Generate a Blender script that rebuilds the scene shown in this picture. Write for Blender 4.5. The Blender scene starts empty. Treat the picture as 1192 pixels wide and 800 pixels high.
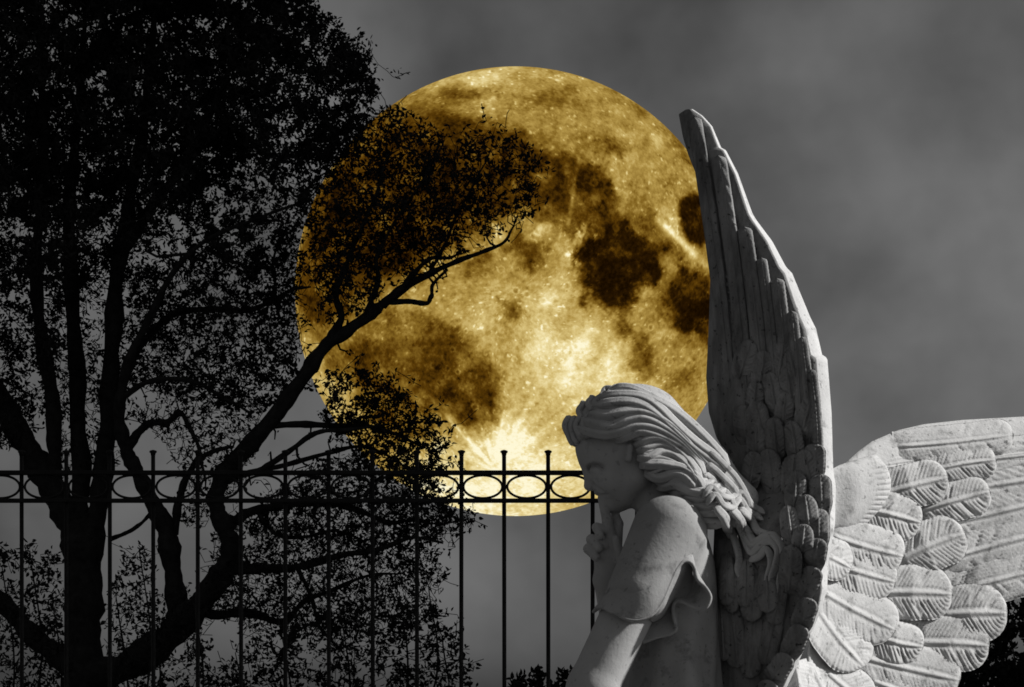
import bpy, math, random
import numpy as np
from mathutils import Vector
from mathutils.bvhtree import BVHTree
from mathutils.kdtree import KDTree

rng = np.random.default_rng(7)
random.seed(7)
scene = bpy.context.scene
COL = scene.collection

# ------------------------------------------------------------------ camera constants
F = 2649.0            # focal length in photo pixels (80 mm lens on a 36 mm wide frame of 1192 px)
CX, HY = 596.0, 867.0  # principal column, horizon row
EYE = 1.5


def place(x, y, Y):
    """pixel column/row of the photograph at distance Y (m) -> point in the world"""
    x, y, Y = np.asarray(x, float), np.asarray(y, float), np.asarray(Y, float)
    x, y, Y = np.broadcast_arrays(x, y, Y)
    return np.stack([(x - CX) * Y / F, Y, EYE + (HY - y) * Y / F], -1)


# ------------------------------------------------------------------ object helpers
def link(o, parent=None):
    COL.objects.link(o)
    if parent is not None:
        o.parent = parent
    return o


def tag(o, label=None, cat=None, group=None, kind=None):
    if label: o['label'] = label
    if cat: o['category'] = cat
    if group: o['group'] = group
    if kind: o['kind'] = kind
    return o


def thing(name, loc, label, cat, group=None):
    o = bpy.data.objects.new(name, None)
    o.empty_display_size = 0.2
    o.location = loc
    link(o)
    return tag(o, label, cat, group)


def mesh_obj(name, verts, faces, mat, parent=None, origin=(0, 0, 0), smooth=True):
    me = bpy.data.meshes.new(name)
    v = np.asarray(verts, float) - np.asarray(origin, float)
    if isinstance(faces, np.ndarray) and faces.ndim == 2:
        n, k = faces.shape
        me.vertices.add(len(v))
        me.vertices.foreach_set('co', v.astype(np.float32).ravel())
        me.loops.add(n * k)
        me.loops.foreach_set('vertex_index', faces.astype(np.int32).ravel())
        me.polygons.add(n)
        me.polygons.foreach_set('loop_start', np.arange(0, n * k, k, dtype=np.int32))
        me.polygons.foreach_set('loop_total', np.full(n, k, np.int32))
        me.update(calc_edges=True)
        me.validate()
    else:
        me.from_pydata([tuple(p) for p in v], [], [tuple(int(i) for i in f) for f in faces])
        me.update()
    me.polygons.foreach_set('use_smooth', np.full(len(me.polygons), smooth))
    if mat: me.materials.append(mat)
    o = bpy.data.objects.new(name, me)
    return link(o, parent)


class Soup:
    """quads collected from several shapes"""
    def __init__(self):
        self.v, self.f, self.n = [], [], 0

    def add(self, v, f):
        v = np.asarray(v, float).reshape(-1, 3)
        f = np.asarray(f, int)
        self.v.append(v); self.f.append(f + self.n); self.n += len(v)

    def get(self):
        return np.concatenate(self.v), np.concatenate(self.f)


def grid_faces(nu, nv, closed_v=False):
    i, j = np.meshgrid(np.arange(nu - 1), np.arange(nv if closed_v else nv - 1), indexing='ij')
    j2 = (j + 1) % nv
    return np.stack([i * nv + j, i * nv + j2, (i + 1) * nv + j2, (i + 1) * nv + j], -1).reshape(-1, 4)


def catmull(pts, n=8):
    p = np.asarray(pts, float)
    q = np.vstack([2 * p[0] - p[1], p, 2 * p[-1] - p[-2]])
    out = []
    for i in range(len(p) - 1):
        a, b, c, d = q[i:i + 4]
        t = np.linspace(0, 1, n, endpoint=False)[:, None]
        out.append(.5 * (2 * b + (c - a) * t + (2 * a - 5 * b + 4 * c - d) * t ** 2 + (3 * b - a - 3 * c + d) * t ** 3))
    out.append(p[-1:])
    return np.vstack(out)


def tube(p, r, sides=6, lobes=0, lobe_amp=0.0, flat=1.0, ref=(0, 1, 0), cap=True):
    """swept tube along p (n,3) with radius r (n,)"""
    p = np.asarray(p, float); n = len(p)
    r = np.broadcast_to(np.asarray(r, float), (n,))
    t = np.gradient(p, axis=0)
    t /= np.linalg.norm(t, axis=1, keepdims=True) + 1e-12
    refv = np.broadcast_to(np.asarray(ref, float), t.shape)
    a = np.cross(t, refv)
    ln = np.linalg.norm(a, axis=1, keepdims=True)
    a = np.where(ln < 1e-3, np.cross(t, np.array([.37, .2, .9])), a)
    a /= np.linalg.norm(a, axis=1, keepdims=True) + 1e-12
    b = np.cross(a, t)
    th = np.linspace(0, 2 * np.pi, sides, endpoint=False)
    rad = 1 + (lobe_amp * np.cos(lobes * th) if lobes else 0 * th)
    c = (rad * np.cos(th))[None, :, None]; s = (rad * np.sin(th) * flat)[None, :, None]
    v = p[:, None, :] + r[:, None, None] * (c * a[:, None, :] + s * b[:, None, :])
    f = grid_faces(n, sides, True)
    v = v.reshape(-1, 3)
    if cap:
        v = np.vstack([v, p[:1], p[-1:]])
        j = np.arange(sides); j2 = (j + 1) % sides
        A = len(v) - 2; B = len(v) - 1
        f = np.vstack([f, np.stack([np.full(sides, A), j2, j, np.full(sides, A)], -1)[:, [0, 1, 2, 2]],
                       np.stack([np.full(sides, B), (n - 1) * sides + j, (n - 1) * sides + j2], -1)[:, [0, 1, 2, 2]]])
    return v, f


def tri_quads_fix(v, f):
    """degenerate quads (a,b,c,c) -> from_pydata friendly lists"""
    return v, [tuple(q) if q[2] != q[3] else tuple(q[:3]) for q in f.tolist()]


def soup_obj(name, soup, mat, parent=None, origin=(0, 0, 0), smooth=True):
    v, f = soup.get()
    v, f = tri_quads_fix(v, f)
    return mesh_obj(name, v, f, mat, parent, origin, smooth)


def box(c, size):
    c = np.asarray(c, float); h = np.asarray(size, float) / 2
    v = np.array([[x, y, z] for x in (-1, 1) for y in (-1, 1) for z in (-1, 1)]) * h + c
    f = np.array([[0, 1, 3, 2], [4, 6, 7, 5], [0, 4, 5, 1], [2, 3, 7, 6], [0, 2, 6, 4], [1, 5, 7, 3]])
    return v, f


# ------------------------------------------------------------------ numpy noise
def value_noise(x, y, seed):
    r = np.random.default_rng(seed).random((256, 256))
    xi = np.floor(x).astype(int); yi = np.floor(y).astype(int)
    fx = x - xi; fy = y - yi
    fx = fx * fx * (3 - 2 * fx); fy = fy * fy * (3 - 2 * fy)
    g = lambda i, j: r[i % 256, j % 256]
    return (g(xi, yi) * (1 - fx) + g(xi + 1, yi) * fx) * (1 - fy) + (g(xi, yi + 1) * (1 - fx) + g(xi + 1, yi + 1) * fx) * fy


def fbm(x, y, scale, octv, seed, gain=.55):
    s = 0; a = 1; tot = 0
    for k in range(octv):
        s = s + a * value_noise(x / scale * 2 ** k + 17 * k, y / scale * 2 ** k + 5 * k, seed + k)
        tot += a; a *= gain
    return s / tot * 2 - 1


def poly_sdf(px, py, poly):
    """signed distance to a 2-D polygon, negative inside"""
    poly = np.asarray(poly, float)
    d = np.full(px.shape, 1e18); inside = np.zeros(px.shape, bool)
    n = len(poly)
    for i in range(n):
        ax, ay = poly[i]; bx, by = poly[(i + 1) % n]
        ex, ey = bx - ax, by - ay
        wx, wy = px - ax, py - ay
        t = np.clip((wx * ex + wy * ey) / (ex * ex + ey * ey), 0, 1)
        d = np.minimum(d, (wx - ex * t) ** 2 + (wy - ey * t) ** 2)
        cond = ((ay > py) != (by > py)) & (px < (bx - ax) * (py - ay) / ((by - ay) if by != ay else 1e-9) + ax)
        inside ^= cond
    d = np.sqrt(d)
    return np.where(inside, -d, d)


def sstep(a, b, x):
    t = np.clip((x - a) / (b - a), 0, 1)
    return t * t * (3 - 2 * t)


# ------------------------------------------------------------------ materials
def new_mat(name):
    m = bpy.data.materials.new(name); m.use_nodes = True
    nt = m.node_tree
    return m, nt, nt.nodes, nt.links, nt.nodes['Principled BSDF']


def noise_node(N, L, vec, scale, detail=6, rough=.6):
    n = N.new('ShaderNodeTexNoise'); n.inputs['Scale'].default_value = scale
    n.inputs['Detail'].default_value = detail; n.inputs['Roughness'].default_value = rough
    L.new(vec, n.inputs['Vector'])
    return n


def ramp(N, L, src, stops):
    r = N.new('ShaderNodeValToRGB')
    e = r.color_ramp.elements
    while len(e) > 1: e.remove(e[-1])
    e[0].position = stops[0][0]; e[0].color = stops[0][1]
    for p, c in stops[1:]:
        q = e.new(p); q.color = c
    L.new(src, r.inputs['Fac'])
    return r


def g(v): return (v, v, v, 1)


def stone_mat(name, lo, hi, stain, stain_at, bump=.25, speck=.0, stretch=(1, 1, 1), soft=.08):
    m, nt, N, L, B = new_mat(name)
    tc = N.new('ShaderNodeTexCoord').outputs['Object']
    n1 = noise_node(N, L, tc, 9, 8, .62)
    c1 = ramp(N, L, n1.outputs['Fac'], [(.3, g(lo)), (.7, g(hi))])
    mp_ = N.new('ShaderNodeMapping'); mp_.inputs['Scale'].default_value = stretch; L.new(tc, mp_.inputs['Vector'])
    n2 = noise_node(N, L, mp_.outputs['Vector'], 24, 9, .7)
    s2 = ramp(N, L, n2.outputs['Fac'], [(stain_at - soft, g(1)), (stain_at + soft, g(0))])
    mx = N.new('ShaderNodeMixRGB'); mx.inputs['Color2'].default_value = g(stain)
    L.new(s2.outputs['Color'], mx.inputs['Fac']); L.new(c1.outputs['Color'], mx.inputs['Color1'])
    out = mx.outputs['Color']
    if speck:
        n3 = noise_node(N, L, tc, 95, 3, .5)
        s3 = ramp(N, L, n3.outputs['Fac'], [(.30, g(1)), (.36, g(0))])
        ma = N.new('ShaderNodeMath'); ma.operation = 'MULTIPLY'; ma.inputs[1].default_value = speck
        L.new(s3.outputs['Color'], ma.inputs[0])
        m3 = N.new('ShaderNodeMixRGB'); m3.inputs['Color2'].default_value = g(.03)
        L.new(ma.outputs[0], m3.inputs['Fac']); L.new(out, m3.inputs['Color1'])
        out = m3.outputs['Color']
    L.new(out, B.inputs['Base Color'])
    B.inputs['Roughness'].default_value = .85
    B.inputs['Specular IOR Level'].default_value = .15
    nb = noise_node(N, L, tc, 130, 6, .65)
    nb2 = noise_node(N, L, tc, 30, 4, .6)
    ad = N.new('ShaderNodeMath'); ad.operation = 'ADD'
    L.new(nb.outputs['Fac'], ad.inputs[0]); L.new(nb2.outputs['Fac'], ad.inputs[1])
    bp = N.new('ShaderNodeBump'); bp.inputs['Strength'].default_value = bump; bp.inputs['Distance'].default_value = .004
    L.new(ad.outputs[0], bp.inputs['Height']); L.new(bp.outputs['Normal'], B.inputs['Normal'])
    return m


def plain_mat(name, lo, hi, rough=.8, spec=.1, scale=20, bump=0, tint=(1, 1, 1)):
    m, nt, N, L, B = new_mat(name)
    tc = N.new('ShaderNodeTexCoord').outputs['Object']
    n1 = noise_node(N, L, tc, scale, 5, .6)
    c1 = ramp(N, L, n1.outputs['Fac'], [(.3, tuple(lo * t for t in tint) + (1,)), (.7, tuple(hi * t for t in tint) + (1,))])
    L.new(c1.outputs['Color'], B.inputs['Base Color'])
    B.inputs['Roughness'].default_value = rough
    B.inputs['Specular IOR Level'].default_value = spec
    if bump:
        bp = N.new('ShaderNodeBump'); bp.inputs['Strength'].default_value = bump; bp.inputs['Distance'].default_value = .01
        L.new(n1.outputs['Fac'], bp.inputs['Height']); L.new(bp.outputs['Normal'], B.inputs['Normal'])
    return m


M_STONE = stone_mat('carved_stone', .36, .48, .18, .36, .3, .4)
M_SMOOTH = stone_mat('smooth_stone', .36, .46, .26, .34, .2, .3)
M_DRESS = stone_mat('dress_stone', .28, .37, .17, .38, .25, .35)
M_WINGDARK = stone_mat('shaded_weathered_stone', .20, .34, .08, .42, .5, .8, (1, 1, .3), .14)  # darker copy: the raised wing's shade put into the tone, with streaky stains
M_WINGLIT = stone_mat('sunlit_wing_stone', .48, .62, .2, .37, .4, .5)  # paler copy: sunlight on the wings put into the tone
M_IRON = plain_mat('black_iron', .006, .012, .6, .12, 40, .1)
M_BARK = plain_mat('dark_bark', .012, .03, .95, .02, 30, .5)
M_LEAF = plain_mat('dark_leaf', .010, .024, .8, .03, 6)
M_GROUND = plain_mat('grey_gravel', .045, .085, .95, .05, 3, .4)

# ------------------------------------------------------------------ camera, world, sun
cam_d = bpy.data.cameras.new('camera'); cam = bpy.data.objects.new('camera', cam_d); link(cam)
cam_d.sensor_width = 36; cam_d.lens = 36 * F / 1192
cam_d.shift_y = (HY - 400) / 1192
cam_d.clip_start = .05; cam_d.clip_end = 20000
cam.location = (0, 0, EYE); cam.rotation_euler = (math.pi / 2, 0, 0)
scene.camera = cam

SUN = Vector((.846, -.03, .533)).normalized()
SUN_E, SKY_E = 5.0, .0385
elev = math.asin(SUN.z); rot = math.atan2(SUN.x, SUN.y)
sd = bpy.data.lights.new('sun', 'SUN'); sd.energy = SUN_E; sd.angle = math.radians(2.0); sd.color = (1, .985, .96)
so = bpy.data.objects.new('sun', sd); link(so)
so.rotation_euler = SUN.to_track_quat('Z', 'Y').to_euler()
so.location = (8, -4, 9)

w = bpy.data.worlds.new('World'); scene.world = w; w.use_nodes = True
N, L = w.node_tree.nodes, w.node_tree.links
bg = N['Background']; bg.inputs['Strength'].default_value = SKY_E
sky = N.new('ShaderNodeTexSky'); sky.sky_type = 'NISHITA'; sky.sun_disc = False
sky.sun_elevation = elev; sky.sun_rotation = rot; sky.air_density = 1.4; sky.dust_density = 3.0
bw = N.new('ShaderNodeRGBToBW'); L.new(sky.outputs['Color'], bw.inputs[0])
tc = N.new('ShaderNodeTexCoord').outputs['Generated']
mp = N.new('ShaderNodeMapping'); mp.inputs['Scale'].default_value = (1, 1, 1.1); L.new(tc, mp.inputs['Vector'])
n1 = noise_node(N, L, mp.outputs['Vector'], 10, 4, .5)
n2 = noise_node(N, L, mp.outputs['Vector'], 26, 5, .55)
r1 = ramp(N, L, n1.outputs['Fac'], [(.28, g(.55)), (.72, g(1.4))])
r2 = ramp(N, L, n2.outputs['Fac'], [(.3, g(.94)), (.7, g(1.06))])
m1 = N.new('ShaderNodeMath'); m1.operation = 'MULTIPLY'; L.new(r1.outputs['Color'], m1.inputs[0]); L.new(r2.outputs['Color'], m1.inputs[1])
m2 = N.new('ShaderNodeMath'); m2.operation = 'MULTIPLY'; L.new(bw.outputs[0], m2.inputs[0]); L.new(m1.outputs[0], m2.inputs[1])
dt = N.new('ShaderNodeVectorMath'); dt.operation = 'DOT_PRODUCT'; dt.inputs[1].default_value = (-.6, -.8, 0); L.new(tc, dt.inputs[0])
mr = N.new('ShaderNodeMapRange'); mr.inputs['From Min'].default_value = -.3; mr.inputs['From Max'].default_value = .8
mr.inputs['To Min'].default_value = 1; mr.inputs['To Max'].default_value = 1.3; L.new(dt.outputs['Value'], mr.inputs['Value'])
m3 = N.new('ShaderNodeMath'); m3.operation = 'MULTIPLY'; L.new(m2.outputs[0], m3.inputs[0]); L.new(mr.outputs[0], m3.inputs[1])
L.new(m3.outputs[0], bg.inputs['Color'])

scene.view_settings.view_transform = 'Standard'; scene.view_settings.look = 'None'
scene.view_settings.exposure = 0; scene.view_settings.gamma = 1
scene.render.engine = 'CYCLES'
scene.cycles.filter_width = 1.7
scene.cycles.max_bounces = 5
try:
    scene.cycles.use_denoising = True
except Exception:
    pass

# ------------------------------------------------------------------ ground
gs = 6000
gx = np.concatenate([-np.geomspace(gs, 2, 26), [0], np.geomspace(2, gs, 26)])
GX, GY = np.meshgrid(gx, gx, indexing='ij')
GZ = .05 * fbm(GX, GY, 5.0, 3, 3) * np.exp(-(GX ** 2 + GY ** 2) / 900.0) - .05
tag(mesh_obj('ground', np.stack([GX, GY, GZ], -1).reshape(-1, 3), grid_faces(len(gx), len(gx))[:, ::-1], M_GROUND), kind='structure')

# ------------------------------------------------------------------ moon
MD = 3000.0
mc = place(600, 344, MD); MR = 255.5 / F * MD
FRONT_R, SEG = 250, 760
th = np.concatenate([np.linspace(0.0005, math.pi / 2, FRONT_R), np.linspace(math.pi / 2, math.pi - .0005, 24)[1:]])
ph = np.linspace(0, 2 * math.pi, SEG, endpoint=False)
TH, PH = np.meshgrid(th, ph, indexing='ij')
fwd = np.array(mc - np.array([0, 0, EYE])); fwd /= np.linalg.norm(fwd)
rgt = np.array([1., 0, 0]); rgt -= fwd * rgt.dot(fwd); rgt /= np.linalg.norm(rgt)
up = np.cross(rgt, fwd)
a = np.sin(TH) * np.cos(PH); b = np.sin(TH) * np.sin(PH); c = np.cos(TH)
mv = (a[..., None] * rgt + b[..., None] * up - c[..., None] * fwd) * MR
mx = 600 + a * 256; my = 344 - b * 264          # map coordinates on the near side
wx = mx + 13 * fbm(mx, my, 44, 5, 11, .65) + 9 * fbm(mx, my, 10, 4, 21, .7)
wy = my + 13 * fbm(mx, my, 44, 5, 31, .65) + 9 * fbm(mx, my, 10, 4, 41, .7)
val = .57 + .24 * fbm(mx, my, 90, 5, 51, .6)
val += .10 * np.exp(-(((mx - 640) / 140) ** 2 + ((my - 450) / 120) ** 2)) + .12 * sstep(480, 590, my)
val += .10 * np.exp(-(((mx - 545) / 70) ** 2 + ((my - 105) / 25) ** 2))
MARIA = [
    ([(350, 350), (362, 240), (400, 180), (450, 150), (520, 142), (600, 165), (640, 190), (630, 255), (590, 268), (540, 290), (480, 320), (430, 350), (390, 400)], .24, 12),
    ([(632, 196), (665, 188), (688, 205), (706, 240), (706, 268), (680, 277), (650, 276), (635, 264), (618, 252)], .27, 5),
    ([(675, 281), (700, 268), (715, 262), (732, 279), (751, 279), (771, 290), (760, 300), (764, 320), (756, 337), (734, 341), (727, 362), (722, 392), (716, 392), (708, 362), (680, 350), (666, 310), (664, 296)], .12, 5),
    ([(720, 250), (742, 246), (752, 262), (750, 280), (725, 280)], .40, 6),
    ([(782, 300), (796, 317), (818, 322), (823, 365), (813, 402), (797, 379), (787, 390), (768, 374), (764, 350), (777, 322)], .15, 5),
    ([(781, 252), (785, 238), (797, 230), (808, 234), (817, 250), (817, 272), (806, 288), (793, 283), (784, 270)], .11, 3),
    ([(724, 412), (732, 398), (746, 396), (757, 410), (755, 427), (742, 434), (729, 430)], .42, 5),
    ([(700, 360), (728, 362), (726, 398), (705, 395)], .46, 8),
    ([(385, 430), (405, 398), (440, 375), (480, 364), (520, 368), (548, 380), (562, 402), (576, 432), (578, 470), (562, 492), (542, 493), (520, 478), (500, 460), (470, 446), (430, 440)], .37, 11),
    ([(500, 380), (520, 372), (548, 392), (575, 430), (575, 470), (560, 488), (535, 478), (520, 440)], .27, 8),
    ([(420, 425), (470, 432), (515, 470), (505, 500), (470, 500), (430, 470)], .34, 9),
    ([(590, 282), (606, 276), (628, 290), (632, 306), (618, 316), (602, 306), (588, 298)], .30, 6),
    ([(545, 310), (560, 300), (575, 306), (570, 322), (552, 328)], .36, 6),
    ([(585, 350), (600, 345), (606, 362), (594, 372)], .42, 5),
    ([(615, 126), (640, 120), (668, 122), (678, 132), (668, 140), (640, 138), (615, 138)], .42, 6),
    ([(500, 130), (540, 112), (600, 120), (620, 134), (580, 140), (530, 138)], .46, 8),
    ([(655, 150), (676, 140), (680, 165), (662, 172), (648, 165)], .48, 7),
    ([(688, 178), (704, 176), (720, 188), (712, 200), (696, 196)], .40, 5),
    ([(770, 430), (800, 400), (815, 420), (790, 470), (765, 470)], .45, 9),
    ([(720, 120), (775, 150), (815, 205), (808, 215), (770, 175), (735, 140)], .44, 10),
]
for poly, v, soft in MARIA:
    crisp = v == .11
    d = poly_sdf(wx * .25 + (mx + 2) * .75, wy * .25 + my * .75, poly) - 2 if crisp else poly_sdf(wx, wy, poly)
    soft = soft + 1 if crisp else soft * 1.4 + 2
    k = sstep(soft, -soft, d)
    val = val * (1 - k) + (v + .03 + .30 * fbm(mx, my, 24, 6, 61, .68)) * k * .94 + val * k * .06
for bx, by, br, ba in [(640, 345, 16, .16), (676, 380, 13, .22), (700, 412, 16, .18), (592, 505, 22, .24), (574, 539, 5, .3), (660, 300, 5, .35),
                       (668, 276, 5, .3), (560, 105, 18, .12), (625, 392, 20, .10), (665, 405, 14, .12), (685, 281, 4, .25), (628, 278, 7, .22),
                       (768, 262, 12, .14), (640, 430, 40, .08), (715, 440, 22, .10), (600, 560, 40, .08)]:
    val += ba * np.exp(-((wx - bx) ** 2 + (wy - by) ** 2) / br ** 2)
# bright rays spreading from the young crater low on the disc
dx, dy = mx - 576, my - 538
rr = np.hypot(dx, dy) + 1e-3; an = np.arctan2(dy, dx)
ray = .5 + .5 * fbm(an * 30 + 100, rr / 160, 2.2, 3, 71)
ray = np.clip((ray - .48) * 3.2, 0, 1)
val += .22 * ray * np.exp(-rr / 150) * sstep(4, 16, rr) * (.6 + .4 * fbm(mx, my, 9, 2, 72))
for ang, ln, wd, amp in [(-130, 105, 2.2, .30), (-126, 118, 1.6, .2), (-100, 60, 1.6, .15), (-62, 120, 2.6, .14), (-40, 150, 3, .13), (-80, 90, 2, .12)]:
    t = math.radians(ang); al = dx * math.cos(t) + dy * math.sin(t); pe = -dx * math.sin(t) + dy * math.cos(t)
    val += amp * np.exp(-(pe / (wd + al * .01)) ** 2) * sstep(5, 15, al) * sstep(ln, ln * .5, al) * (.7 + .5 * fbm(mx, my, 6, 2, 73))
# streaks radiating over the eastern highland
for (x0, y0, x1, y1, wd, amp) in [(668, 195, 656, 268, 2.4, .12), (755, 262, 796, 300, 4, .22), (762, 268, 820, 318, 4, .12), (656, 300, 690, 330, 2, .08)]:
    ex, ey = x1 - x0, y1 - y0; l2 = ex * ex + ey * ey
    t = np.clip(((mx - x0) * ex + (my - y0) * ey) / l2, 0, 1)
    dd = np.hypot(mx - x0 - ex * t, my - y0 - ey * t)
    val += amp * np.exp(-(dd / wd) ** 2)
# craters: bright rims, darker floors
cr = np.random.default_rng(5)
pts_flat = np.stack([mx, my], -1)
for i in range(1500):
    t = cr.random() * 2 * math.pi; q = math.sqrt(cr.random())
    x0, y0 = 600 + 254 * q * math.cos(t), 344 + 262 * q * math.sin(t)
    r0 = .9 + 3.4 * cr.random() ** 7
    fs = math.sqrt(max(.05, 1 - q * q))
    # index window around the crater (rings are sampled in asin(q))
    ti = math.asin(min(q, .999)); dt = (r0 * 2.4) / 256 / max(fs, .12)
    i0 = np.searchsorted(th, ti - dt); i1 = min(np.searchsorted(th, ti + dt) + 1, FRONT_R)
    if i1 <= i0: continue
    ux = mx[i0:i1] - x0; uy = my[i0:i1] - y0
    ra = ux * math.cos(t) + uy * math.sin(t); ta = -ux * math.sin(t) + uy * math.cos(t)
    rd = np.hypot(ra / fs, ta) / r0
    amp = (.03 + .10 * cr.random() ** 2)
    val[i0:i1] += amp * np.exp(-((rd - 1) / .28) ** 2) - amp * .7 * np.exp(-(rd / .7) ** 2) + (amp * .8 if cr.random() < .35 else 0) * np.exp(-(rd / .8) ** 2)
# fine rough ground and tiny bright ejecta
val += .13 * fbm(mx, my, 14, 5, 81, .72) + .07 * fbm(mx, my, 3.2, 2, 91, .7)
val += .10 * fbm(mx + .6 * my, my - .3 * mx, 26, 5, 99, .68) * sstep(.3, .5, val)
sp = fbm(mx, my, 4.0, 2, 95)
val += .20 * sstep(.50, .72, sp) * sstep(.2, .6, val)
val -= .10 * sstep(.45, .75, fbm(mx, my, 7.0, 3, 97))
val = np.clip(.5 + (val - .5) * 1.15 + .10 * sstep(470, 600, my) + .05 * np.exp(-(((mx - 640) / 90) ** 2 + ((my - 430) / 90) ** 2)) - .03, 0.02, 1)
nv = len(ph)
mf = grid_faces(len(th), nv, True)
m_m, nt, N, L, B = new_mat('moon_glow')
at = N.new('ShaderNodeAttribute'); at.attribute_name = 'ground_tone'
tcn = N.new('ShaderNodeTexCoord').outputs['Object']
nf = noise_node(N, L, tcn, .22, 5, .75)
rf = ramp(N, L, nf.outputs['Fac'], [(.3, g(-.0)), (.7, g(.14))])
ad = N.new('ShaderNodeMath'); ad.operation = 'ADD'
L.new(at.outputs['Fac'], ad.inputs[0]); L.new(rf.outputs['Color'], ad.inputs[1])
sb = N.new('ShaderNodeMath'); sb.operation = 'SUBTRACT'; sb.inputs[1].default_value = .07; L.new(ad.outputs[0], sb.inputs[0])


def srgb(r, gg, b):
    return tuple(((v / 255 + .055) / 1.055) ** 2.4 if v > 10 else v / 255 / 12.92 for v in (r, gg, b)) + (1,)


cr_ = ramp(N, L, sb.outputs[0], [(.0, srgb(20, 9, 0)), (.14, srgb(42, 24, 2)), (.3, srgb(88, 58, 8)), (.46, srgb(132, 101, 34)),
                                (.62, srgb(176, 146, 72)), (.78, srgb(214, 190, 120)), (.92, srgb(242, 226, 170)), (1, srgb(255, 248, 214))])
em = N.new('ShaderNodeEmission'); L.new(cr_.outputs['Color'], em.inputs['Color']); em.inputs['Strength'].default_value = 1.0
L.new(em.outputs[0], N['Material Output'].inputs['Surface'])
N.remove(B)
moon = mesh_obj('moon', mv.reshape(-1, 3), mf, m_m)
moon.location = tuple(mc)
at_ = moon.data.attributes.new('ground_tone', 'FLOAT', 'POINT')
at_.data.foreach_set('value', val.astype(np.float32).ravel())
tag(moon, 'huge full golden moon with dark maria and a bright rayed crater above the iron fence', 'moon')

# ------------------------------------------------------------------ iron fence
FY = 6.3
fs = FY / F
fence = thing('iron_fence', (0, FY, 0), 'tall black wrought iron fence with capped bars and a band of oval rings', 'fence')
zof = lambda y: EYE + (HY - y) * fs
SP = 51.05
ks = list(range(-3, 19))
x_l = (26 + SP * ks[0] - 20 - CX) * fs; x_r = (26 + SP * ks[-1] + 20 - CX) * fs
fo = (0, FY, 0)


def rail(y, th_px):
    s = Soup(); z = zof(y)
    s.add(*box(((x_l + x_r) / 2, FY, z), (x_r - x_l, .022, th_px * fs)))
    o = soup_obj('rail', s, M_IRON, fence, fo, False)
    bv = o.modifiers.new('bevel', 'BEVEL'); bv.width = .002; bv.segments = 2


rail(550.5, 5.0); rail(583, 4.6)
s_ = Soup(); s_.add(*box(((x_l + x_r) / 2, FY, .16), (x_r - x_l, .022, .02)))
soup_obj('rail', s_, M_IRON, fence, fo, False)
for k in ks:
    X = (26 + SP * k - CX) * fs
    lean = random.uniform(-.0025, .0025)
    s = Soup()
    s.add(*tube([(X - lean, FY, -.05), (X, FY, .8), (X + lean, FY, zof(527))], 2.45 * fs, 10))
    bar = soup_obj('bar', s, M_IRON, fence, fo)
    s = Soup()
    zt = zof(526.5); r = fs
    s.add(*tube([(X + lean, FY, zt - 4 * r), (X + lean, FY, zt - 1.5 * r), (X + lean, FY, zt + .2 * r), (X + lean, FY, zt + 1.6 * r), (X + lean, FY, zt + 2.6 * r)],
                np.array([2.6, 3.0, 4.6, 4.0, 1.2]) * r, 12))
    soup_obj('finial', s, M_IRON, bar, fo)
    s = Soup()
    t = np.linspace(0, 2 * math.pi, 41)
    xc = X + SP / 2 * fs
    s.add(*tube(np.stack([xc + 22.6 * fs * np.cos(t), np.full_like(t, FY), zof(566.8) + 13.3 * fs * np.sin(t)], -1), 1.45 * fs, 8, cap=False))
    if k != ks[-1]:
        soup_obj('ring', s, M_IRON, fence, fo)

# ------------------------------------------------------------------ unseen sun blocker, added to keep the tree and fence in shade
M_BLOCKERWALL = plain_mat('blocker_dark_masonry', .10, .18, .9, .1, 2, .4)
M_BLOCKERSLATE = plain_mat('blocker_slate', .05, .08, .8, .1, 3, .3)
ch = thing('sun_blocker', (10.5, 11.4, 0), 'added tall dark stone building shape, unseen, blocking the sun from tree and fence', 'sun_blocker')
CO = (10.5, 11.4, 0)
s = Soup(); s.add(*box((10.5, 11.4, 6.0), (7.0, 11.6, 12.4))); soup_obj('blocker_wall', s, M_BLOCKERWALL, ch, CO, False)
rv = [(6.7, 5.4, 12.2), (14.3, 5.4, 12.2), (10.5, 5.4, 16.5), (6.7, 17.4, 12.2), (14.3, 17.4, 12.2), (10.5, 17.4, 16.5)]
mesh_obj('blocker_roof', rv, [(0, 1, 2), (3, 5, 4), (0, 2, 5, 3), (1, 4, 5, 2), (0, 3, 4, 1)], M_BLOCKERSLATE, ch, CO, False)
for yy in (7.2, 10.0, 12.8, 15.6):
    t = np.linspace(0, math.pi, 9)
    yz = [(yy - .5, 4), (yy + .5, 4)] + [(yy + .5 * math.cos(a), 7.5 + .9 * math.sin(a)) for a in t]
    n_ = len(yz)
    vv = [(6.97, a, b) for a, b in yz] + [(7.03, a, b) for a, b in yz]
    ff = [tuple(range(n_))[::-1], tuple(range(n_, 2 * n_))] + [(i, (i + 1) % n_, n_ + (i + 1) % n_, n_ + i) for i in range(n_)]
    mesh_obj('blocker_window', vv, ff, M_BLOCKERSLATE, ch, CO, False)  # arched panel on the added sun blocker

# ------------------------------------------------------------------ trees and shrubs
def seg_tube(soup, P, R, sides):
    v, f = tube(P, R, sides, cap=False)
    soup.add(v, f)


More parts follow.
